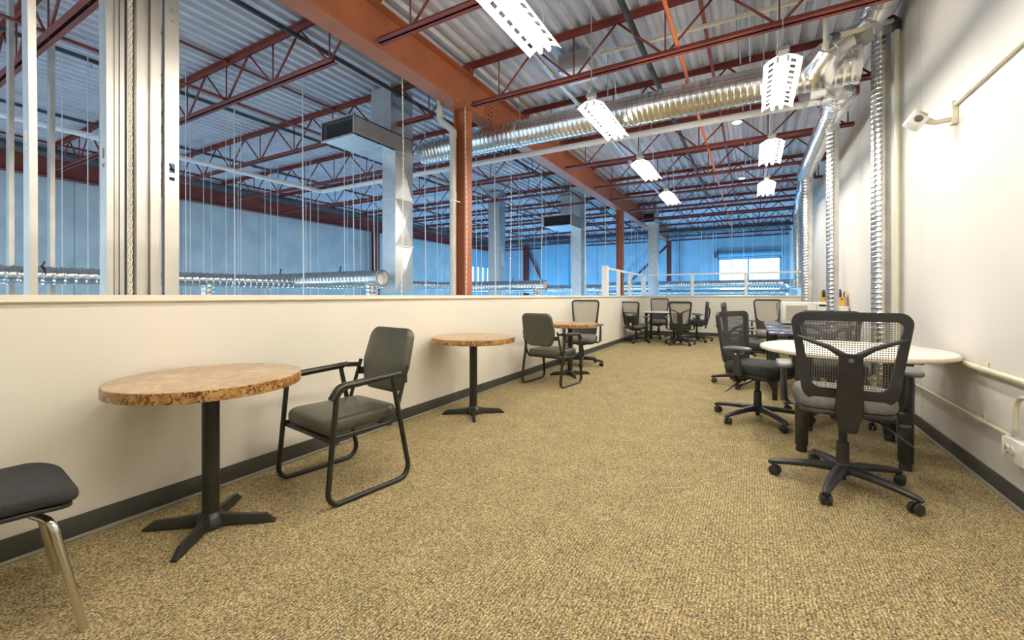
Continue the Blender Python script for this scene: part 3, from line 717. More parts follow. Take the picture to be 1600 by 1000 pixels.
# flange towards the room (+X), web facing the camera (-Y): local x = world -X .. rotate so web lies in XZ
SX = -3.06
PUN = [(2.12, 0.055), (2.055, 0.020)]
for Y, fl_, lab, lean, bow, pz_ in [(0.655, .028, 'lone bowed steel stud at the left edge of the picture', -0.010, 0.012, PUN),
        (0.932, .026, 'leaning steel stud on the left side of the bundle behind the half wall', 0.0, 0.012, PUN),
        (0.971, .016, 'thin steel stud, second in the bundle from the left', 0.0, 0.0, []),
        (0.990, .018, 'thin steel stud, third in the bundle from the left', 0.0, 0.0, []),
        (1.013, .020, 'thin steel stud, fourth in the bundle from the left, beside the link chain', 0.0, 0.0, []),
        (1.044, .023, 'thin steel stud right behind the cream link chain', 0.0, 0.0, []),
        (1.072, .031, 'light steel stud in the middle of the bundle', 0.0, 0.0, []),
        (1.108, .026, 'steel stud, fourth in the bundle from the right', 0.0, 0.0, []),
        (1.139, .021, 'bright slim steel stud, third in the bundle from the right', 0.0, -0.003, PUN),
        (1.164, .031, 'tan-grey steel stud, second in the bundle from the right', 0.0, 0.0, [])]:
    stud(SX-(0.045 if Y in (0.971, 0.990, 1.013, 1.044) else 0.022 if Y in (1.108, 1.164) else 0.0), Y, 0.0, -0.2, 3.42, lab, lean, bow, fl=fl_, punch=pz_)
# rightmost: web faces the room
g = stud(SX+0.045, 1.240, PI/2, -0.2, 3.42, 'rightmost broad steel stud of the bundle, its punched web facing the room', 0, 0, wb=0.072, punch=[(2.11, 0.055), (2.045, 0.020)])
b = nb(); box(b, -0.013, 0.013, -0.0025, -0.0008, 3.035, 3.055); box(b, -0.009, 0.009, -0.0025, -0.0008, 3.058, 3.068); box(b, -0.004, 0.014, -0.0025, -0.0008, 2.98, 2.993); obj('ink_stamp', b, 'ink', g, 0)
for x, y, lab in [(-6.1, 1.20, 'distant steel stud left of the lone bowed stud'), (-6.1, 1.47, 'distant steel stud right of the lone bowed stud'), (-6.1, 1.86, 'distant steel stud left of the bundle')]:
    stud(x, y, 0.0, -3.2, 3.95, lab)
# ------------------------------------------------------------------ chains and cords hung from the roof
def chain(X, Y, label, pitch=0.021, r=0.0034, z0=0.6, z1=3.42, w_=0.008):
    b = nb(); n = int((z1-z0)/pitch)
    for i in range(n):
        z = z0+pitch*(i+0.5); a = pitch*0.62; q = 0.9*(i % 2)+0.3
        pts = []
        for k in range(8):
            t = 2*PI*k/8; u = w_*math.cos(t); pts.append((X+u*math.cos(q), Y+u*math.sin(q), z+a*math.sin(t)))
        tube(b, pts, r, 4, closed=True)
    return solo('hanging_chain', b, 'chain', label, 'chain', 'hanging chains', loc=(X, Y, z0))
chain(-2.97, 1.028, 'cream link chain hanging in front of the bundle of steel studs', z1=3.42)
def ball_cord(X, Y, label, r=0.008, z0=0.4, z1=3.97):
    b = nb(); n = int((z1-z0)/0.03); pts = []; rs = []
    for i in range(n+1):
        z = z0+0.03*i
        sw = 0.012*math.sin(z*2.1+X*5)
        pts += [(X+sw, Y, z-0.008), (X+sw, Y, z+0.008)]; rs += [r, r*0.45] if i % 2 else [r*0.45, r]
    tube(b, pts, rs, 6)
    return solo('beaded_cord', b, 'chain', label, 'cord', 'beaded cords', loc=(X, Y, z0))
ball_cord(-3.3, 3.47, 'thick beaded cord hanging left of the first square riser duct front', 0.008)
ball_cord(-2.99, 4.215, 'beaded cord hanging down in front of the orange column', 0.006, z1=3.42)
ball_cord(-3.3, 5.85, 'beaded cord hanging right of the orange column', 0.009)
ball_cord(-3.3, 6.98, 'beaded cord hanging below the orange girder mid-way to the second column', 0.008)
ball_cord(-3.3, 9.28, 'beaded cord hanging close before the third square riser', 0.010)
ball_cord(-3.3, 10.8, 'beaded cord hanging behind the big white railing post', 0.011)
def ray(x, y):
    u = (x-800)/FPX; s, c = math.sin(YAW), math.cos(YAW)
    return Vector((-s+u*c, c+u*s))
cords = [(97, 5.0, .003), (137, 4.6, .004), (290, 5.2, .004), (297, 6.2, .003), (318, 7.2, .003), (330, 8.0, .003), (353, 7, .003), (366, 5.4, .005), (372, 7.6, .003), (376, 6.4, .003),
         (414, 8, .003), (423, 7.5, .003), (434, 8.6, .003), (473, 5.6, .006), (478, 7.5, .003), (485, 8, .004), (497, 9, .003), (538, 7.4, .005), (543, 9, .003), (552, 6.6, .006), (563, 8, .004), (575, 10, .004), (584, 7.0, .006), (590, 9, .003),
         (664, 6.8, .006), (683, 8.2, .005), (690, 11, .004), (744, 7.6, .003), (752, 9.2, .004), (773, 7.6, .006), (811, 10, .004), (815, 11.5, .005), (835, 12, .004), (853, 12, .005),
         (872, 12, .004), (892, 9.0, .004), (914, 9.9, .006), (987, 14.5, .007), (1003, 16, .005), (1010, 16.5, .005), (1060, 15.6, .004), (1096, 14.6, .009), (1103, 16, .004), (1114, 15.2, .007), (1119, 16, .005),
         (1140, 15, .004), (1162, 15.6, .007), (1176, 16.5, .004), (1208, 16, .004), (1222, 14.6, .008), (1226, 16, .005)]
cord_mesh = {}
ZONES = [(0, 160, 'left of the stud bundle'), (160, 598, 'right of the stud bundle'), (598, 735, 'before the orange column'),
         (735, 960, 'between the two orange columns'), (960, 1100, 'beyond the railing corner'), (1100, 1300, 'before the bright end window')]
zn = {}
for px_, d, r in sorted(cords):
    p = ray(px_, 0)*d
    if p.x > XL-0.2 and p.y < YF+0.25: continue
    if r not in cord_mesh:
        b = nb(); tube(b, [(0, 0, -0.6), (0.01*r*300, 0, 1.5), (0, 0, 2.6), (0, 0, ZD)], r*1.35, 5)
        me = bpy.data.meshes.new('hanging_string'); b.to_mesh(me); b.free(); me.materials.append(M['cord']); me.shade_smooth(); cord_mesh[r] = me
    o = bpy.data.objects.new('hanging_string', cord_mesh[r]); C.objects.link(o); o.location = (p.x, p.y, 0)
    z = [q for q in ZONES if q[0] <= px_ < q[1]][0][2]; k = zn.get(z, 0); zn[z] = k+1
    o['label'] = 'thin white cord %s, the %s from the left' % (z, ORD[k]); o['category'] = 'cord'; o['group'] = 'thin cords over the warehouse'

# ------------------------------------------------------------------ fluorescent fittings
FZ = 2.97; FL = 0.98
def make_fitting(label):
    g = thing('strip_light', label, 'light fitting', (0, 0, FZ), 0, 'hanging fluorescent fittings')
    Ln = FL
    b = nb(); box(b, -0.032, 0.032, 0, Ln, 0.0, 0.045, 0.004, 1); obj('channel', b, 'enamel', g, 0)
    for s in (-1, 1):
        b = nb()
        prof = [(0.026, 0.012), (0.054, 0.000), (0.094, -0.018), (0.127, -0.044)]
        ys = [0.0, 0.04]
        n = 9
        for i in range(n):
            y0 = 0.04+(Ln-0.08)*i/n; ys += [y0+0.020, y0+0.084, y0+(Ln-0.08)/n]
        ys = sorted(set([round(y, 4) for y in ys]+[Ln]))
        rows = [[b.verts.new((s*x, y, z)) for x, z in prof] for y in ys]
        for i in range(len(ys)-1):
            ym = (ys[i]+ys[i+1])/2; ph = ((ym-0.04) % ((Ln-0.08)/n))
            for k in range(3):
                if k == 1 and 0.04 < ym < Ln-0.04 and 0.020 < ph < 0.084: continue
                b.faces.new((rows[i][k], rows[i+1][k], rows[i+1][k+1], rows[i][k+1]))
        obj('reflector', b, 'enamel', g, 0)
    for s in (-1, 1):
        b = nb(); lathe(b, [(0.010, 0.012), (0.0155, 0.016), (0.0155, Ln-0.016), (0.010, Ln-0.012)], 12, (s*0.034, 0, -0.026), 'y'); obj('tube', b, 'tube', g)
        for y0 in (0.0, Ln-0.014):
            b = nb(); box(b, s*0.034-0.010, s*0.034+0.010, y0, y0+0.014, -0.045, 0.0); obj('lamp_holder', b, 'enamel', g, 0)
    for y in (0.03, Ln-0.03):
        b = nb(); box(b, -0.045, 0.045, y-0.03, y+0.03, 0.045, 0.075, 0.003, 1); br = obj('hanger_bracket', b, 'galv_flat', g, 0)
        y2 = y if y < 0.5 else y-0.27
        b = nb(); tube(b, [(-0.04, y, 0.07), (0, y, 0.16), (0.04, y, 0.07)], 0.003, 5); tube(b, [(0, y, 0.16), (0, y2, ZD-FZ)], 0.004, 5); obj('suspension_wire', b, 'screw', g)
    return g
LX, RX = -1.32, 0.205
fit0 = make_fitting('left row strip light nearest the camera, cut by the top edge')
fit0.location = (LX, 1.88, FZ)
for x, y, lab in [(LX, 3.86, 'left row strip light, second one back, before the spiral duct'), (LX, 5.87, 'left row strip light, third one back'), (LX, 7.88, 'farthest strip light of the left row'),
                  (RX, 3.84, 'largest strip light of the right row, in front of the spiral duct end'), (RX, 5.83, 'right row strip light, the middle of three in view'), (RX, 7.89, 'farthest strip light of the right row'),
                  (RX, 1.82, 'right row strip light overhead, above the picture'), (LX, -0.15, 'left row strip light behind the camera'), (RX, -0.15, 'right row strip light behind the camera')]:
    dup(fit0, (x, y, FZ), 0, lab)
# high bay lamps far off
for x, y, z, lab in [(0.10, 7.4, 3.80, 'small round high bay lamp on the deck between the two light rows'), (0.10, 10.9, 3.78, 'smaller round high bay lamp farther along the deck')]:
    g = thing('high_bay_lamp', lab, 'lamp', (x-0.3, y, z), 0, 'round lamps on the deck')
    b = nb(); lathe(b, [(0.02, 0.10), (0.03, 0.05), (0.075, 0.01), (0.08, 0.0)], 16); obj('shade', b, 'enamel', g)
    b = nb(); lathe(b, [(0.055, -0.012), (0.06, -0.002)], 16); obj('lens', b, 'bulb', g)
    l = bpy.data.lights.new('high_bay_light', 'SPOT'); l.energy = 60 if y < 9 else 260; l.spot_size = math.radians(150); l.spot_blend = 0.6; l.color = (1.0, 0.93, 0.8); l.shadow_soft_size = 0.05; lo = bpy.data.objects.new('high_bay_light', l); C.objects.link(lo); lo.location = (x-0.3, y, z-0.03)
    b = nb(); tube(b, [(0, 0, 0.1), (0, 0, ZD-z)], 0.006, 6); obj('stem', b, 'screw', g)
# exhaust box and small boxes on the joists
g = thing('equipment_box', 'grey and white metal box fixed under the deck beside a joist', 'metal box', (-1.75, 4.75, 3.72))
b = nb(); box(b, -0.20, 0.16, -0.18, 0.18, 0.0, 0.2, 0.005, 1); obj('casing', b, 'galv_flat', g, 0)
b = nb(); box(b, -0.17, 0.13, -0.15, 0.15, -0.012, 0.0, 0.003, 1); obj('cover_plate', b, 'enamel', g, 0)
b = nb(); bar(b, (1.3, 4.75, 3.86), (-1.5, 4.75, 3.90), 0.035, 0.03); solo('cable_tray', b, 'conduit', 'pale strut running from the metal box to the right under the deck', 'cable tray', loc=(-0.1, 4.75, 3.86), smooth=0)

# ------------------------------------------------------------------ things on the right wall
def wall_pipe(z, y0, y1, r, label, clips):
    g = thing('wall_conduit', label, 'conduit', (XR-0.03, (y0+y1)/2, z), 0, 'conduits low on the right wall')
    b = nb(); tube(b, [(XR-0.03, y0, z), (XR-0.03, y1, z)], r, 12); wpart('pipe_run', b, 'conduit', g)
    for y in clips:
        b = nb(); lathe(b, [(r+0.004, y-0.012), (r+0.004, y+0.012)], 12, (XR-0.03, 0, z), 'y'); box(b, XR-0.008, XR, y-0.012, y+0.012, z-r-0.02, z+r+0.02); wpart('strap', b, 'conduit', g)
wall_pipe(0.70, -2.0, 5.3, 0.020, 'thick cream conduit at table height on the right wall', [1.5, 3.7])
wall_pipe(0.385, 3.36, 7.2, 0.011, 'thin cream conduit just above the baseboard on the right wall', [3.75, 4.9])
g = thing('switch_box', 'white surface switch box on the right wall at the picture edge', 'electrical box', (XR, 3.28, 0.325))
b = nb(); box(b, -0.055, 0, -0.10, 0.10, -0.06, 0.06, 0.005); obj('box_body', b, 'appliance', g)
b = nb(); box(b, -0.058, -0.02, 0.10, 0.104, -0.055, 0.055, 0.002, 1); obj('side_plate', b, 'enamel', g)
b = nb(); lathe(b, [(0.022, -0.062), (0.024, -0.055)], 16, (0, -0.0, 0), 'x'); lathe(b, [(0.022, -0.062), (0.024, -0.055)], 16, (0, 0.055, 0), 'x'); obj('outlet', b, 'lam_edge', g)
b = nb(); box(b, -0.060, -0.058, 0.01, 0.014, -0.01, 0.01); box(b, -0.0635, -0.062, 0.05, 0.053, -0.008, 0.008); obj('slot', b, 'dark', g, 0)
g = thing('conduit_loop', 'cream conduit looping up out of the white switch box', 'conduit', (XR-0.03, 3.31, 0.39))
b = nb(); tube(b, fillet([(XR-0.03, 3.31, 0.42), (XR-0.03, 3.31, 0.62), (XR-0.03, 3.13, 0.62), (XR-0.03, 3.13, 0.39)], 0.085, 8), 0.012, 12); wpart('pipe_run', b, 'conduit', g)
b = nb()
for z in (0.395, 0.412, 0.43): lathe(b, [(0.017, z), (0.017, z+0.010)], 14, (XR-0.03, 3.31, 0))
wpart('connector', b, 'screw', g)
# security camera
g = thing('security_camera', 'small cream security camera on a bracket on the right wall', 'camera', (XR, 4.17, 2.45))
b = nb(); box(b, -0.035, 0, -0.035, 0.035, -0.09, 0.07, 0.006); obj('mount_box', b, 'conduit', g)
b = nb(); tube(b, [(-0.03, 0, -0.05), (-0.11, 0.01, -0.055), (-0.15, 0.02, -0.03)], [0.020, 0.018, 0.024], 10); obj('arm', b, 'lam_edge', g)
b = nb(); q = Matrix.Translation((-0.21, 0.03, -0.02)) @ Matrix.Rotation(math.radians(40), 4, 'Y')
box(b, -0.055, 0.055, -0.06, 0.06, -0.045, 0.045, 0.018, 3); bmesh.ops.transform(b, matrix=q, verts=b.verts); hs = obj('housing', b, 'appliance', g)
b = nb(); lathe(b, [(0.026, -0.064), (0.022, -0.072), (0.014, -0.066)], 16, (0, 0, 0), 'y'); bmesh.ops.transform(b, matrix=q, verts=b.verts); obj('lens', b, 'grey_plastic', g, 40).parent = hs
b = nb(); box(b, -0.062, 0.03, -0.07, 0.07, 0.046, 0.050, 0.001, 1); bmesh.ops.transform(b, matrix=q, verts=b.verts); obj('sun_visor', b, 'lam_edge', g)
pipe('wall_conduit', [(XR-0.018, 4.15, 2.49), (XR-0.018, -1.5, 2.44)], 0.010, 'conduit', 'long brass-coloured conduit high on the right wall leading to the camera', 'conduit', fit=[((XR-0.018, 3.9, 2.49), 'y')])
# pipe group by the risers
g = thing('gas_pipe', 'cream vertical pipe beside the nearest riser with dark elbow and cross piece', 'pipe', (1.215, 5.40, 0))
b = nb(); tube(b, [(1.215, 5.40, 0.0), (1.215, 5.40, 3.72)], 0.022, 14); wpart('pipe_run', b, 'conduit', g)
b = nb(); tube(b, fillet([(1.215, 5.40, 3.70), (1.215, 5.40, 3.78), (1.15, 5.28, 3.76)], 0.03), 0.036, 14); wpart('elbow', b, 'darkpipe', g)
b = nb(); tube(b, [(1.18, 5.33, 3.77), (0.585, 4.38, 3.285)], 0.022, 14); wpart('cross_pipe', b, 'conduit', g)
b = nb(); tube(b, [(0.615, 4.43, 3.31), (0.575, 4.365, 3.277), (0.555, 4.335, 3.262)], [0.030, 0.034, 0.020], 14); wpart('end_cap', b, 'darkpipe', g)
pipe('hanger_pipe', [(0.555, 4.55, ZD), (0.555, 4.56, 3.26)], 0.019, 'pvc', 'grey vertical pipe dropping from the roof into the smooth branch duct', fit=[((0.555, 4.56, 3.30), 'z')])

# ------------------------------------------------------------------ cafe tables
def cafe_table(X, Y, R_, rot, label):
    g = thing('cafe_table', label, 'table', (X, Y, 0), rot, 'round cafe tables along the half wall')
    b = nb(); lathe(b, [(R_-0.006, 0.712), (R_-0.006, 0.7505), (R_-0.012, 0.752)], 72); obj('tabletop', b, 'stone', g)
    b = nb(); n = 72
    ins = [(R_-0.006, 0.701), (R_, 0.704), (R_, 0.7475), (R_-0.004, 0.751)]
    for i in range(n):
        pass
    rings = []
    for r, z in ins+[(R_-0.0065, 0.751), (R_-0.012, 0.701)]:
        rings.append([b.verts.new((r*math.cos(2*PI*k/n), r*math.sin(2*PI*k/n), z)) for k in range(n)])
    for i in range(len(rings)):
        A, B_ = rings[i], rings[(i+1) % len(rings)]
        for k in range(n): b.faces.new((A[k], A[(k+1) % n], B_[(k+1) % n], B_[k]))
    obj('edge_band', b, 'stone_edge', g)
    b = nb(); lathe(b, [(0.038, 0.05), (0.038, 0.705)], 24); obj('column', b, 'black_metal', g)
    b = nb(); box(b, -0.11, 0.11, -0.11, 0.11, 0.694, 0.7005, 0.003, 1); obj('mounting_plate', b, 'black_metal', g)
    b = nb(); lathe(b, [(0.070, 0.012), (0.066, 0.040), (0.050, 0.062), (0.039, 0.075)], 24); obj('hub', b, 'black_metal', g)
    for k in range(4):
        b = nb(); secs = [(0.03, 0.060, 0.068, 0.02), (0.09, 0.042, 0.058, 0.012), (0.17, 0.034, 0.050, 0.004), (0.255, 0.032, 0.045, 0.001), (0.30, 0.028, 0.012, 0.0)]
        rows = []
        for d, wd, zt, zb in secs:
            hw = wd/2
            rows.append([b.verts.new((d, s*hw*f, z)) for s, f, z in ((-1, 1, zb), (-1, 1, zb+(zt-zb)*0.6), (-1, 0.6, zt), (1, 0.6, zt), (1, 1, zb+(zt-zb)*0.6), (1, 1, zb))])
        for i in range(len(rows)-1):
            for j in range(6): b.faces.new((rows[i][j], rows[i][(j+1) % 6], rows[i+1][(j+1) % 6], rows[i+1][j]))
        b.faces.new(rows[0][::-1]); b.faces.new(rows[-1])
        bmesh.ops.rotate(b, verts=b.verts, matrix=Matrix.Rotation(k*PI/2, 3, 'Z'), cent=(0, 0, 0)); obj('foot', b, 'black_metal', g, 30)
    return g
cafe_table(-2.36, 1.135, 0.405, math.radians(38), 'nearest round marble-look cafe table on black cross base')
cafe_table(-2.375, 3.47, 0.405, math.radians(36), 'middle round marble-look cafe table standing alone by the half wall')
cafe_table(-2.31, 5.86, 0.405, math.radians(36), 'farthest marble-look cafe table between two chairs')

# ------------------------------------------------------------------ sled-base armchairs
def sled_chair(X, Y, fx, fy, label):
    g = thing('sled_armchair', label, 'chair', (X, Y, 0), math.atan2(-fx, fy), 'dark vinyl sled armchairs')
    for s in (-1, 1):
        x = s*0.29
        pts = fillet([(x, -0.155, 0.660), (x, 0.225, 0.640), (x, 0.285, 0.013), (x, -0.270, 0.013), (x, -0.135, 0.655)], [0, 0.075, 0.07, 0.07, 0], 7)
        b = nb(); tube(b, pts, 0.0150, 12, flat=(1.2, 0.95, (1, 0, 0))); obj('sled_frame', b, 'black_metal', g)
        b = nb(); tube(b, fillet([(x, -0.185, 0.672), (x, 0.215, 0.652), (x, 0.262, 0.585)], [0, 0.06, 0], 6), 0.018, 12, flat=(1.4, 0.9, (1, 0, 0))); obj('armrest', b, 'black_metal', g)
        xi = s*0.262
        b = nb(); tube(b, fillet([(xi, 0.245, 0.366), (xi, -0.170, 0.372), (xi*0.98, -0.272, 0.70)], [0, 0.09, 0], 7), 0.0125, 10); obj('seat_support', b, 'black_metal', g)
        b = nb(); bar(b, (xi*0.98, -0.25, 0.665), (s*0.29, -0.17, 0.668), 0.02, 0.03); bar(b, (xi, -0.262, 0.62), (xi*0.8, -0.290, 0.62), 0.012, 0.05); obj('back_bracket', b, 'black_metal', g)
    b = nb(); bar(b, (-0.30, 0.235, 0.352), (0.30, 0.235, 0.352), 0.028, 0.022); obj('front_crossbar', b, 'black_metal', g)
    b = nb(); bar(b, (-0.26, -0.14, 0.360), (0.26, -0.14, 0.360), 0.028, 0.018); obj('rear_crossbar', b, 'black_metal', g)
    ol = rpoly([(-0.225, -0.235), (0.225, -0.235), (0.250, 0.265), (-0.250, 0.265)], 0.07, 6)
    b = nb(); pad(b, ol, 0.085, 0.032, lambda u, v, h: (u, v, 0.420+h-0.25*max(0, v-0.17)**1.5+0.02*(v < -0.1)*0), 4, 0.010); st = obj('seat', b, 'vinyl', g, 60)
    ol = rpoly([(-0.205, 0.0), (-0.10, -0.035), (0.10, -0.035), (0.205, 0.0), (0.225, 0.33), (0.19, 0.40), (-0.19, 0.40), (-0.225, 0.33)][::-1] and
               [(-0.185, -0.02), (0.185, -0.02), (0.235, 0.16), (0.215, 0.405), (-0.215, 0.405), (-0.235, 0.16)], [0.09, 0.09, 0.12, 0.075, 0.075, 0.12], 6)
    ti = math.radians(13)
    def fn(u, v, h):
        yy = -h+0.30*u*u*-1.0+0.06*math.sin(max(0, min(1, v/0.4))*PI)*0.3
        return (u, -0.262-v*math.sin(ti)+yy*math.cos(ti)*1.0, 0.535+v*math.cos(ti)+h*math.sin(ti)*-1)
    b = nb(); pad(b, ol, 0.062, 0.026, fn, 4, 0.008); obj('backrest', b, 'vinyl', g, 60)
    return g
sled_chair(-2.225, 1.84, -0.15, -0.99, 'dark vinyl sled armchair in front, facing the nearest cafe table')
sled_chair(-2.30, 5.17, 0.14, 0.99, 'dark vinyl sled armchair seen from behind at the farthest cafe table')

# ------------------------------------------------------------------ stacking chair cut by the left edge
g = thing('stacking_chair', 'black stacking chair with chrome legs at the left picture edge', 'chair', (-2.285, 0.365, 0), math.radians(-6.7))
ol = rpoly([(-0.20, -0.22), (0.20, -0.22), (0.23, 0.24), (-0.23, 0.24)], 0.09, 6)
b = nb(); pad(b, ol, 0.055, 0.024, lambda u, v, h: (u, v, 0.462+h-0.9*max(0, v-0.08)**2+0.25*u*u), 4, 0.006); obj('seat', b, 'fabric', g, 60)
ol2 = rpoly([(-0.19, -0.21), (0.19, -0.21), (0.22, 0.225), (-0.22, 0.225)], 0.085, 6)
b = nb(); pad(b, ol2, 0.016, 0.006, lambda u, v, h: (u, v, 0.424+h-0.9*max(0, v-0.08)**2+0.25*u*u), 3); obj('seat_shell', b, 'plastic', g, 60)
for s in (-1, 1):
    b = nb(); tube(b, fillet([(s*0.10, 0.13, 0.392), (s*0.205, 0.165, 0.388), (s*0.255, 0.235, 0.0)], [0, 0.05, 0], 8), 0.0125, 14); obj('leg', b, 'chrome', g)
    b = nb(); tube(b, fillet([(s*0.10, -0.13, 0.392), (s*0.195, -0.15, 0.388), (s*0.245, -0.245, 0.0)], [0, 0.05, 0], 8), 0.0125, 14); obj('leg', b, 'chrome', g)
    b = nb(); tube(b, fillet([(s*0.17, -0.12, 0.39), (s*0.19, -0.22, 0.42), (s*0.19, -0.29, 0.70)], [0, 0.05, 0], 6), 0.010, 10); obj('back_upright', b, 'chrome', g)
ol = rpoly([(-0.20, 0.62), (0.20, 0.62), (0.21, 0.84), (-0.21, 0.84)], 0.05, 5)
b = nb(); pad(b, ol, 0.03, 0.012, lambda u, v, h: (u, -0.275+(v-0.62)*-0.2+h+0.3*-u*u*-1, v), 3); obj('backrest', b, 'plastic', g, 60)

# ------------------------------------------------------------------ mesh task chairs
def task_chair(style='y', seat_h=0.52, top=1.03, arm=0.70, seatm='fabric', a0=0.0, framem='plastic', meshm='mesh', LR=1.15, ws=0.0):
    """parts in local coordinates, chair looks along +Y"""
    g = thing('mesh_office_chair', '', 'chair', (0, 0, 0), 0, 'mesh office chairs')
    for k in range(5):
        a = a0+2*PI*k/5; c, s = math.cos(a), math.sin(a)
        b = nb(); tube(b, [(0.03*c, 0.03*s, 0.112), (0.12*c*LR, 0.12*s*LR, 0.110), (0.22*c*LR, 0.22*s*LR, 0.096), (0.295*c*LR, 0.295*s*LR, 0.082), (0.315*c*LR, 0.315*s*LR, 0.072)], [0.038, 0.032, 0.027, 0.022, 0.014], 10, flat=(0.75, 1.0, (0, 0, 1)))
        lg = obj('base_leg', b, 'plastic', g)
        b = nb(); px_, py_ = 0.295*c*LR, 0.295*s*LR
        q = a+1.1+k*0.9; tx, ty = math.cos(q), math.sin(q)
        for e in (-1, 1):
            cen = (px_+0.012*math.cos(q+PI/2), py_+0.012*math.sin(q+PI/2), 0.030)
            ax = Vector((tx, ty, 0))
            tube(b, [Vector(cen)+ax*e*0.006, Vector(cen)+ax*e*0.010, Vector(cen)+ax*e*0.024, Vector(cen)+ax*e*0.028], [0.026, 0.030, 0.030, 0.022], 16)
        tube(b, [(px_, py_, 0.03), (px_, py_, 0.075)], 0.008, 8)
        obj('caster', b, 'plastic', lg)
    b = nb(); lathe(b, [(0.040, 0.078), (0.050, 0.10), (0.046, 0.130), (0.034, 0.145)], 20); obj('base_hub', b, 'plastic', g)
    b = nb(); lathe(b, [(0.034, 0.12), (0.031, 0.27), (0.022, 0.272), (0.022, seat_h-0.14)], 18); lathe(b, [(0.018, 0.045), (0.018, 0.09)], 14); obj('gas_column', b, 'plastic', g)
    b = nb(); box(b, -0.075, 0.075, -0.14, 0.10, seat_h-0.165, seat_h-0.105, 0.012); mc = obj('tilt_mechanism', b, 'plastic', g)
    b = nb(); tube(b, fillet([(0.06, 0.02, seat_h-0.15), (0.22, 0.03, seat_h-0.17), (0.29, 0.0, seat_h-0.19)], 0.04), 0.006, 8); lathe(b, [(0.012, 0.26), (0.012, 0.31)], 8, (0, 0.0, seat_h-0.19), 'x'); obj('lever', b, 'plastic', mc)
    b = nb(); tube(b, [(0.05, -0.03, seat_h-0.15), (0.16, -0.06, seat_h-0.165), (0.30, -0.13, seat_h-0.27)], [0.008, 0.009, 0.004], 8); tube(b, [(0.05, -0.06, seat_h-0.13), (0.20, -0.10, seat_h-0.15)], 0.008, 8); obj('tilt_lever', b, 'plastic', mc)
    # seat
    ol = rpoly([(-0.225, -0.225), (0.225, -0.225), (0.255, 0.245), (-0.255, 0.245)], [0.10, 0.10, 0.085, 0.085], 6)
    fs = lambda u, v, h: (u, v, seat_h-0.050+h-1.1*max(0, v-0.12)**2)
    b = nb(); pad(b, ol, 0.100, 0.042, fs, 4, 0.008); obj('seat', b, seatm, g, 60)
    ol2 = [(x*0.97, y*0.97) for x, y in ol]
    b = nb(); pad(b, ol2, 0.030, 0.010, lambda u, v, h: (u, v, seat_h-0.108+h-1.0*max(0, v-0.12)**2), 3); obj('seat_pan', b, 'plastic', g, 60)
    # arms
    if arm:
        for s in (-1, 1):
            b = nb(); tube(b, fillet([(s*0.15, 0.0, seat_h-0.118), (s*0.285, 0.0, seat_h-0.118), (s*0.300, -0.005, seat_h-0.03)], [0, 0.03, 0], 5), 0.016, 10, flat=(0.7, 1.4, (0, 0, 1))); ap = obj('arm_bracket', b, 'plastic', g)
            b = nb(); tube(b, [(s*0.300, -0.005, seat_h-0.10), (s*0.302, -0.02, seat_h+0.06), (s*0.300, -0.035, arm-0.03)], [0.042, 0.037, 0.026], 12, flat=(0.5, 1.0, (1, 0, 0))); pp = obj('arm_post', b, framem, g)
            b = nb(); lathe(b, [(0.009, s*0.312), (0.009, s*0.320)], 12, (0, -0.02, seat_h+0.09), 'x'); obj('height_button', b, 'screw', pp)
            olp = rpoly([(-0.042, -0.13), (0.042, -0.13), (0.045, 0.12), (-0.045, 0.12)], 0.034, 5)
            b = nb(); pad(b, olp, 0.028, 0.012, lambda u, v, h, s=s: (s*0.300+u, v-0.01, arm-0.014+h-0.012*(v/0.12)**2), 3); obj('arm_pad', b, 'grey_plastic', g, 60)
    # back
    zb = seat_h-0.045; Hh = top-zb
    ti = math.radians(9)
    def fb(u, v, h):
        yy = 0.42*u*u+0.10*(v/Hh-0.35)**2*0.6
        return (u, -0.215-v*math.sin(ti)+yy+h, zb+v*math.cos(ti))
    wt, wb_ = (0.262+ws, 0.200+ws*0.6) if style != 'f' else (0.245, 0.195)
    hp = Hh/math.cos(ti)
    outer = rpoly([(-wb_, 0), (wb_, 0), (wt, hp-0.03), (wt-0.05, hp), (-wt+0.05, hp), (-wt, hp-0.03)] if False else [(-wb_, 0), (wb_, 0), (wt, hp), (-wt, hp)], [0.08, 0.08, 0.062, 0.062], 7)
    e = 0.044 if style == 'y' else 0.024
    lowb = 0.082 if style == 'y' else (0.20 if style == 'f' else 0.24)
    inner = rpoly([(-wb_+e-0.002, lowb), (wb_-e+0.002, lowb), (wt-e, hp-e-0.006), (-wt+e, hp-e-0.006)], [0.05 if style == 'y' else 0.10, 0.05 if style == 'y' else 0.10, 0.035, 0.035], 7)
    b = nb(); frame_ring(b, outer, inner, 0.026, fb); obj('back_frame', b, framem, g, 35)
    b = nb()
    rows = []
    K = len(inner); cxm = 0.0; cym = (lowb+hp)/2
    prev = None
    for f in (1.02, 0.8, 0.55, 0.3):
        cur = [b.verts.new(Vector(fb(x*f, cym+(y-cym)*f, 0.006))) for x, y in inner]
        if prev:
            for k in range(K): b.faces.new((prev[k], prev[(k+1) % K], cur[(k+1) % K], cur[k]))
        prev = cur
    b.faces.new(prev); obj('mesh_panel', b, meshm, g, 80)
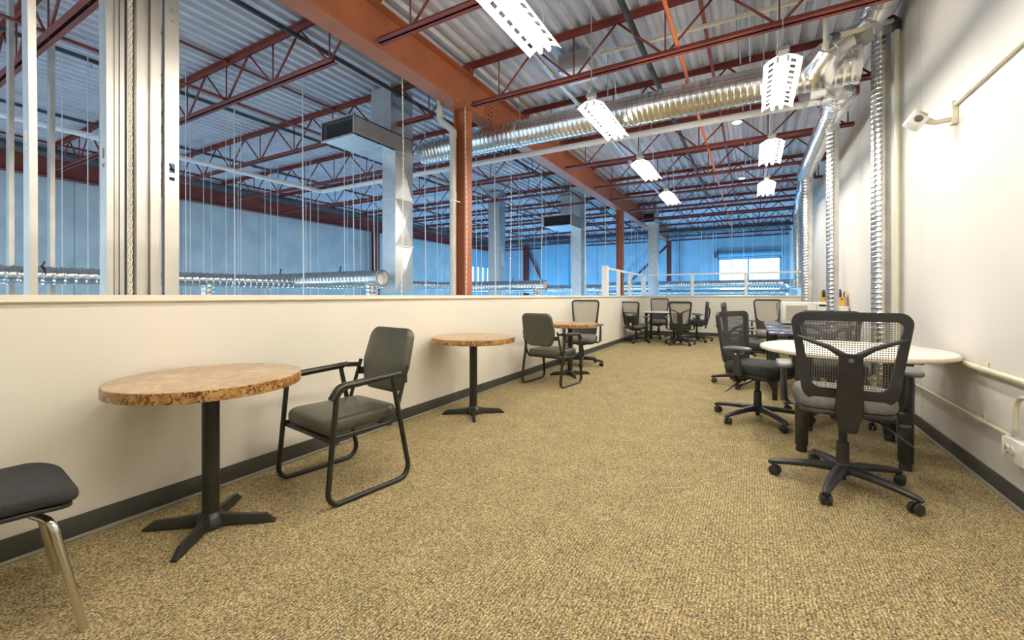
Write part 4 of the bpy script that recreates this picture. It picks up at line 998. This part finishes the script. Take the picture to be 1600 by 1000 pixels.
    if style == 'y':
        zj = 0.56*hp
        b = nb()
        for s in (-1, 1):
            tube(b, [fb(s*0.02, zj-0.02, -0.045), fb(s*0.10, zj+0.035, -0.045), fb(s*(wb_+(wt-wb_)*0.7-0.016), zj+0.085, -0.018)], [0.020, 0.014, 0.009], 10, flat=(0.6, 1.0, (0, 1, 0)))
        obj('back_yoke', b, framem, g)
        b = nb(); ys = [(0.050, zj+0.0), (0.056, zj-0.14), (0.062, 0.0), (0.066, -0.02), (0.050, -0.11), (0.040, -0.17)]
        rows = []
        for wd, v in ys:
            p0 = fb(0, v, -0.050 if v > 0 else -0.040)
            rows.append([b.verts.new((sx*wd, p0[1]+sy, p0[2])) for sx, sy in ((-1, -0.012), (1, -0.012), (1, 0.020), (-1, 0.020))])
        for i in range(len(rows)-1):
            for k in range(4): b.faces.new((rows[i][k], rows[i][(k+1) % 4], rows[i+1][(k+1) % 4], rows[i+1][k]))
        b.faces.new(rows[0]); b.faces.new(rows[-1][::-1]); bmesh.ops.recalc_face_normals(b, faces=b.faces)
        bmesh.ops.bevel(b, geom=list(b.edges), offset=0.004, segments=2, affect='EDGES')
        sp = obj('spine', b, framem, g, 35)
        p0 = fb(0, zj-0.035, -0.064); b = nb(); lathe(b, [(0.011, p0[1]-0.002), (0.013, p0[1]+0.004), (0.013, p0[1]+0.010)], 14, (0, 0, p0[2]), 'y'); obj('pivot_cap', b, 'grey_plastic', sp)
    elif style == 'x':
        b = nb()
        for s in (-1, 1):
            tube(b, [fb(s*0.17, 0.31, -0.015), fb(s*0.085, 0.25, -0.04), fb(s*0.075, 0.05, -0.045), fb(s*0.03, -0.10, -0.03)], [0.010, 0.014, 0.016, 0.020], 10)
        tube(b, [fb(-0.18, 0.32, -0.012), fb(0.18, 0.32, -0.012)], 0.010, 8)
        obj('back_braces', b, framem, g)
        ol = rpoly([(-0.02, 0.035), (0.0, 0.015), (0.02, 0.035), (0.02, 0.06), (-0.02, 0.06)], 0.004, 2)
        b = nb(); pad(b, [(x*1.5, y*1.5-0.02) for x, y in ol], 0.006, 0.002, lambda u, v, h: fb(u, v, h-0.020), 2); obj('badge', b, 'paper', g)
    b = nb(); bar(b, (0, -0.12, seat_h-0.14), (0, -0.205, seat_h-0.12), 0.085, 0.022); obj('back_carrier', b, 'plastic', g)
    return g
def place(g, x, y, fx, fy, label):
    g.location = (x, y, 0); g.rotation_euler = (0, 0, math.atan2(-fx, fy)); g['label'] = label
    return g
def again(g, x, y, fx, fy, label): return dup(g, (x, y, 0), math.atan2(-fx, fy), label)
big = place(task_chair('y', 0.59, 1.058, 0.745, 'grey_fabric', math.radians(180), ws=0.016, LR=1.22), 0.478, 3.235, 0.03, 1.0, 'big mesh office chair nearest the camera, its back to us at the white table')
side = place(task_chair('y', 0.54, 1.0, 0.70, 'fabric', math.radians(278), meshm='mesh_dense', LR=1.25), 0.045, 4.57, 0.87, -0.49, 'black mesh office chair seen side-on, left of the round white table')
far_y = place(task_chair('y', 0.47, 1.02, 0.66, 'fabric', 0.3, meshm='mesh_tan'), -1.47, 10.72, -0.12, 1.0, 'mesh office chair with its back to us at the right of the far small table')
far_f = place(task_chair('f', 0.50, 1.08, 0.69, 'grey_fabric', 0.5, meshm='mesh_tan'), -2.47, 6.80, 0.12, -0.99, 'mesh-backed office chair facing us behind the farthest cafe table')
again(far_f, -2.20, 12.05, 0.1, -1.0, 'mesh office chair facing us behind the far small table, against the end wall')
far_x = place(task_chair('x', 0.46, 1.01, 0.66, 'grey_fabric', 0.1, meshm='mesh_tan'), -2.50, 10.75, 0.35, 0.94, 'mesh office chair with a pale badge on its back, left of the far small table')
again(side, -1.25, 11.75, -0.98, -0.18, 'office chair seen edge-on at the right of the far small table').location = (-1.22, 11.75, 0)
c_ = again(side, -0.08, 6.3, 1.0, -0.02, 'office chair half hidden behind the side-on black chair, at the dark table'); c_.scale = (1.0, 1.0, 1.06)
again(far_f, 0.30, 9.5, 0.15, -0.98, 'tan-meshed office chair facing us beyond the dark table, left of the microwave top')
again(far_y, 0.73, 10.1, 0.3, 0.95, 'office chair turned away beyond the dark table, its top just above the microwave')
again(side, 0.66, 5.0, -0.05, -1.0, 'office chair on the far side of the round white table, seen through the mesh')

# ------------------------------------------------------------------ round white table on four thick legs
g = thing('round_table', 'large round white table with thick black legs on the right', 'table', (0.655, 4.14, 0))
R_ = 0.60
b = nb(); lathe(b, [(R_-0.012, 0.722), (R_-0.012, 0.749), (R_-0.016, 0.7505)], 80); obj('tabletop', b, 'lam_white', g)
b = nb(); lathe(b, [(R_-0.02, 0.716), (R_-0.004, 0.722), (R_, 0.733), (R_-0.004, 0.744), (R_-0.012, 0.7495)], 80); obj('edge_band', b, 'lam_edge', g)
b = nb(); box(b, -0.35, 0.35, -0.30, 0.30, 0.685, 0.715, 0.004, 1); obj('apron_frame', b, 'black_metal', g)
for x, y in ((-0.335, -0.32), (0.23, -0.40), (-0.24, 0.30), (0.30, 0.30)):
    b = nb(); lathe(b, [(0.042, 0.05), (0.042, 0.70)], 24, (x, y, 0)); lg = obj('leg', b, 'black_metal', g)
    b = nb(); lathe(b, [(0.034, 0.0), (0.036, 0.03), (0.028, 0.052)], 20, (x, y, 0)); obj('glide', b, 'plastic', lg)
# dark table with the microwave behind it
for (xa, xb, ya, yb, lab) in [(0.16, 0.77, 5.45, 6.56, 'dark polished table in front of the microwave, beside the second riser'), (0.16, 1.10, 6.575, 7.85, 'dark table against the right wall, carrying the microwave')]:
    g = thing('dark_table', lab, 'table', ((xa+xb)/2, (ya+yb)/2, 0), 0, 'dark tables by the right wall'); hx, hy = (xb-xa)/2, (yb-ya)/2
    b = nb(); box(b, -hx, hx, -hy, hy, 0.722, 0.75, 0.006); obj('tabletop', b, 'lam_dark', g)
    for x in (-hx+0.06, hx-0.06):
        for y in (-hy+0.08, hy-0.08):
            b = nb(); box(b, x-0.025, x+0.025, y-0.025, y+0.025, 0, 0.722, 0.003, 1); obj('leg', b, 'black_metal', g)
g = thing('microwave_oven', 'white microwave oven standing on the dark table', 'microwave', (0.63, 7.15, 0.752))
b = nb(); box(b, -0.27, 0.27, -0.17, 0.20, 0.012, 0.31, 0.010); obj('casing', b, 'appliance', g)
b = nb(); box(b, -0.265, 0.12, -0.188, -0.170, 0.018, 0.305, 0.008); dr = obj('door', b, 'appliance', g)
b = nb(); box(b, -0.225, 0.02, -0.1905, -0.187, 0.06, 0.265, 0.001, 1); obj('door_window', b, 'tan', dr)
b = nb(); box(b, 0.125, 0.265, -0.184, -0.170, 0.018, 0.305, 0.006); pn = obj('control_panel', b, 'appliance', g)
b = nb(); box(b, 0.075+0.07, 0.155+0.09, -0.1865, -0.1835, 0.255, 0.280); obj('display', b, 'dark', pn, 0)
for x in (-0.2, 0.2):
    for y in (-0.12, 0.14): b = nb(); lathe(b, [(0.014, 0.0), (0.014, 0.014)], 10, (x, y, 0)); obj('rubber_foot', b, 'plastic', g)
g = thing('mini_cabinet', 'narrow white cabinet against the right wall behind the second riser duct', 'cabinet', (1.05, 8.1, 0.0))
b = nb(); box(b, -0.16, 0.19, -0.20, 0.25, 0.0, 0.995, 0.006); obj('body', b, 'appliance', g)
b = nb(); box(b, -0.15, 0.18, -0.212, -0.20, 0.06, 0.985, 0.003); obj('door', b, 'appliance', g)
for x, c, h, lab in [(0.97, 'yellow', 0.21, 'yellow magazine file on the white cabinet, left one'), (1.17, 'yellow', 0.22, 'yellow magazine file on the white cabinet, right one')]:
    g = thing('magazine_file', lab, 'file holder', (x, 8.1, 0.996), 0, 'magazine files')
    b = nb()
    for q in ((-0.042, 0.042, -0.11, 0.11, 0, 0.004), (-0.042, -0.038, -0.11, 0.11, 0, h), (0.038, 0.042, -0.11, 0.11, 0, h), (-0.042, 0.042, 0.106, 0.11, 0, h), (-0.042, 0.042, -0.11, -0.106, 0, 0.13)): box(b, *q)
    obj('sleeve', b, c, g, 0)
    b = nb(); lathe(b, [(0.012, -0.1105), (0.012, -0.1101)], 12, (0, 0, 0.10), 'y'); obj('finger_hole', b, 'dark', g, 0)
for i, (x, c, h, lab) in enumerate([(0.96, 'navy', 0.235, 'navy booklet sticking out of the left yellow file'), (1.155, 'navy', 0.245, 'navy booklet sticking out of the right yellow file'), (1.182, 'paper', 0.228, 'white booklet sticking out of the right yellow file')]):
    b = nb(); box(b, x-0.010, x+0.010, 8.01, 8.19, 1.001, 1.001+h, 0.001, 1); solo('booklet', b, c, lab, 'booklet', 'booklets', loc=(x, 8.1, 1.001), smooth=0)
# small far table
g = thing('far_table', 'small grey-topped table in the far left corner among office chairs', 'table', (-1.98, 11.3, 0))
b = nb(); box(b, -0.42, 0.42, -0.38, 0.38, 0.724, 0.75, 0.008); obj('tabletop', b, 'lam_white', g)
b = nb(); box(b, -0.36, 0.36, -0.32, 0.32, 0.70, 0.724); obj('apron_frame', b, 'black_metal', g, 0)
for x, y in ((-0.33, -0.29), (0.33, -0.29), (-0.33, 0.29), (0.33, 0.29)):
    b = nb(); lathe(b, [(0.036, 0.03), (0.036, 0.70)], 18, (x, y, 0)); lathe(b, [(0.028, 0.0), (0.030, 0.03)], 16, (x, y, 0)); obj('leg', b, 'black_metal', g)
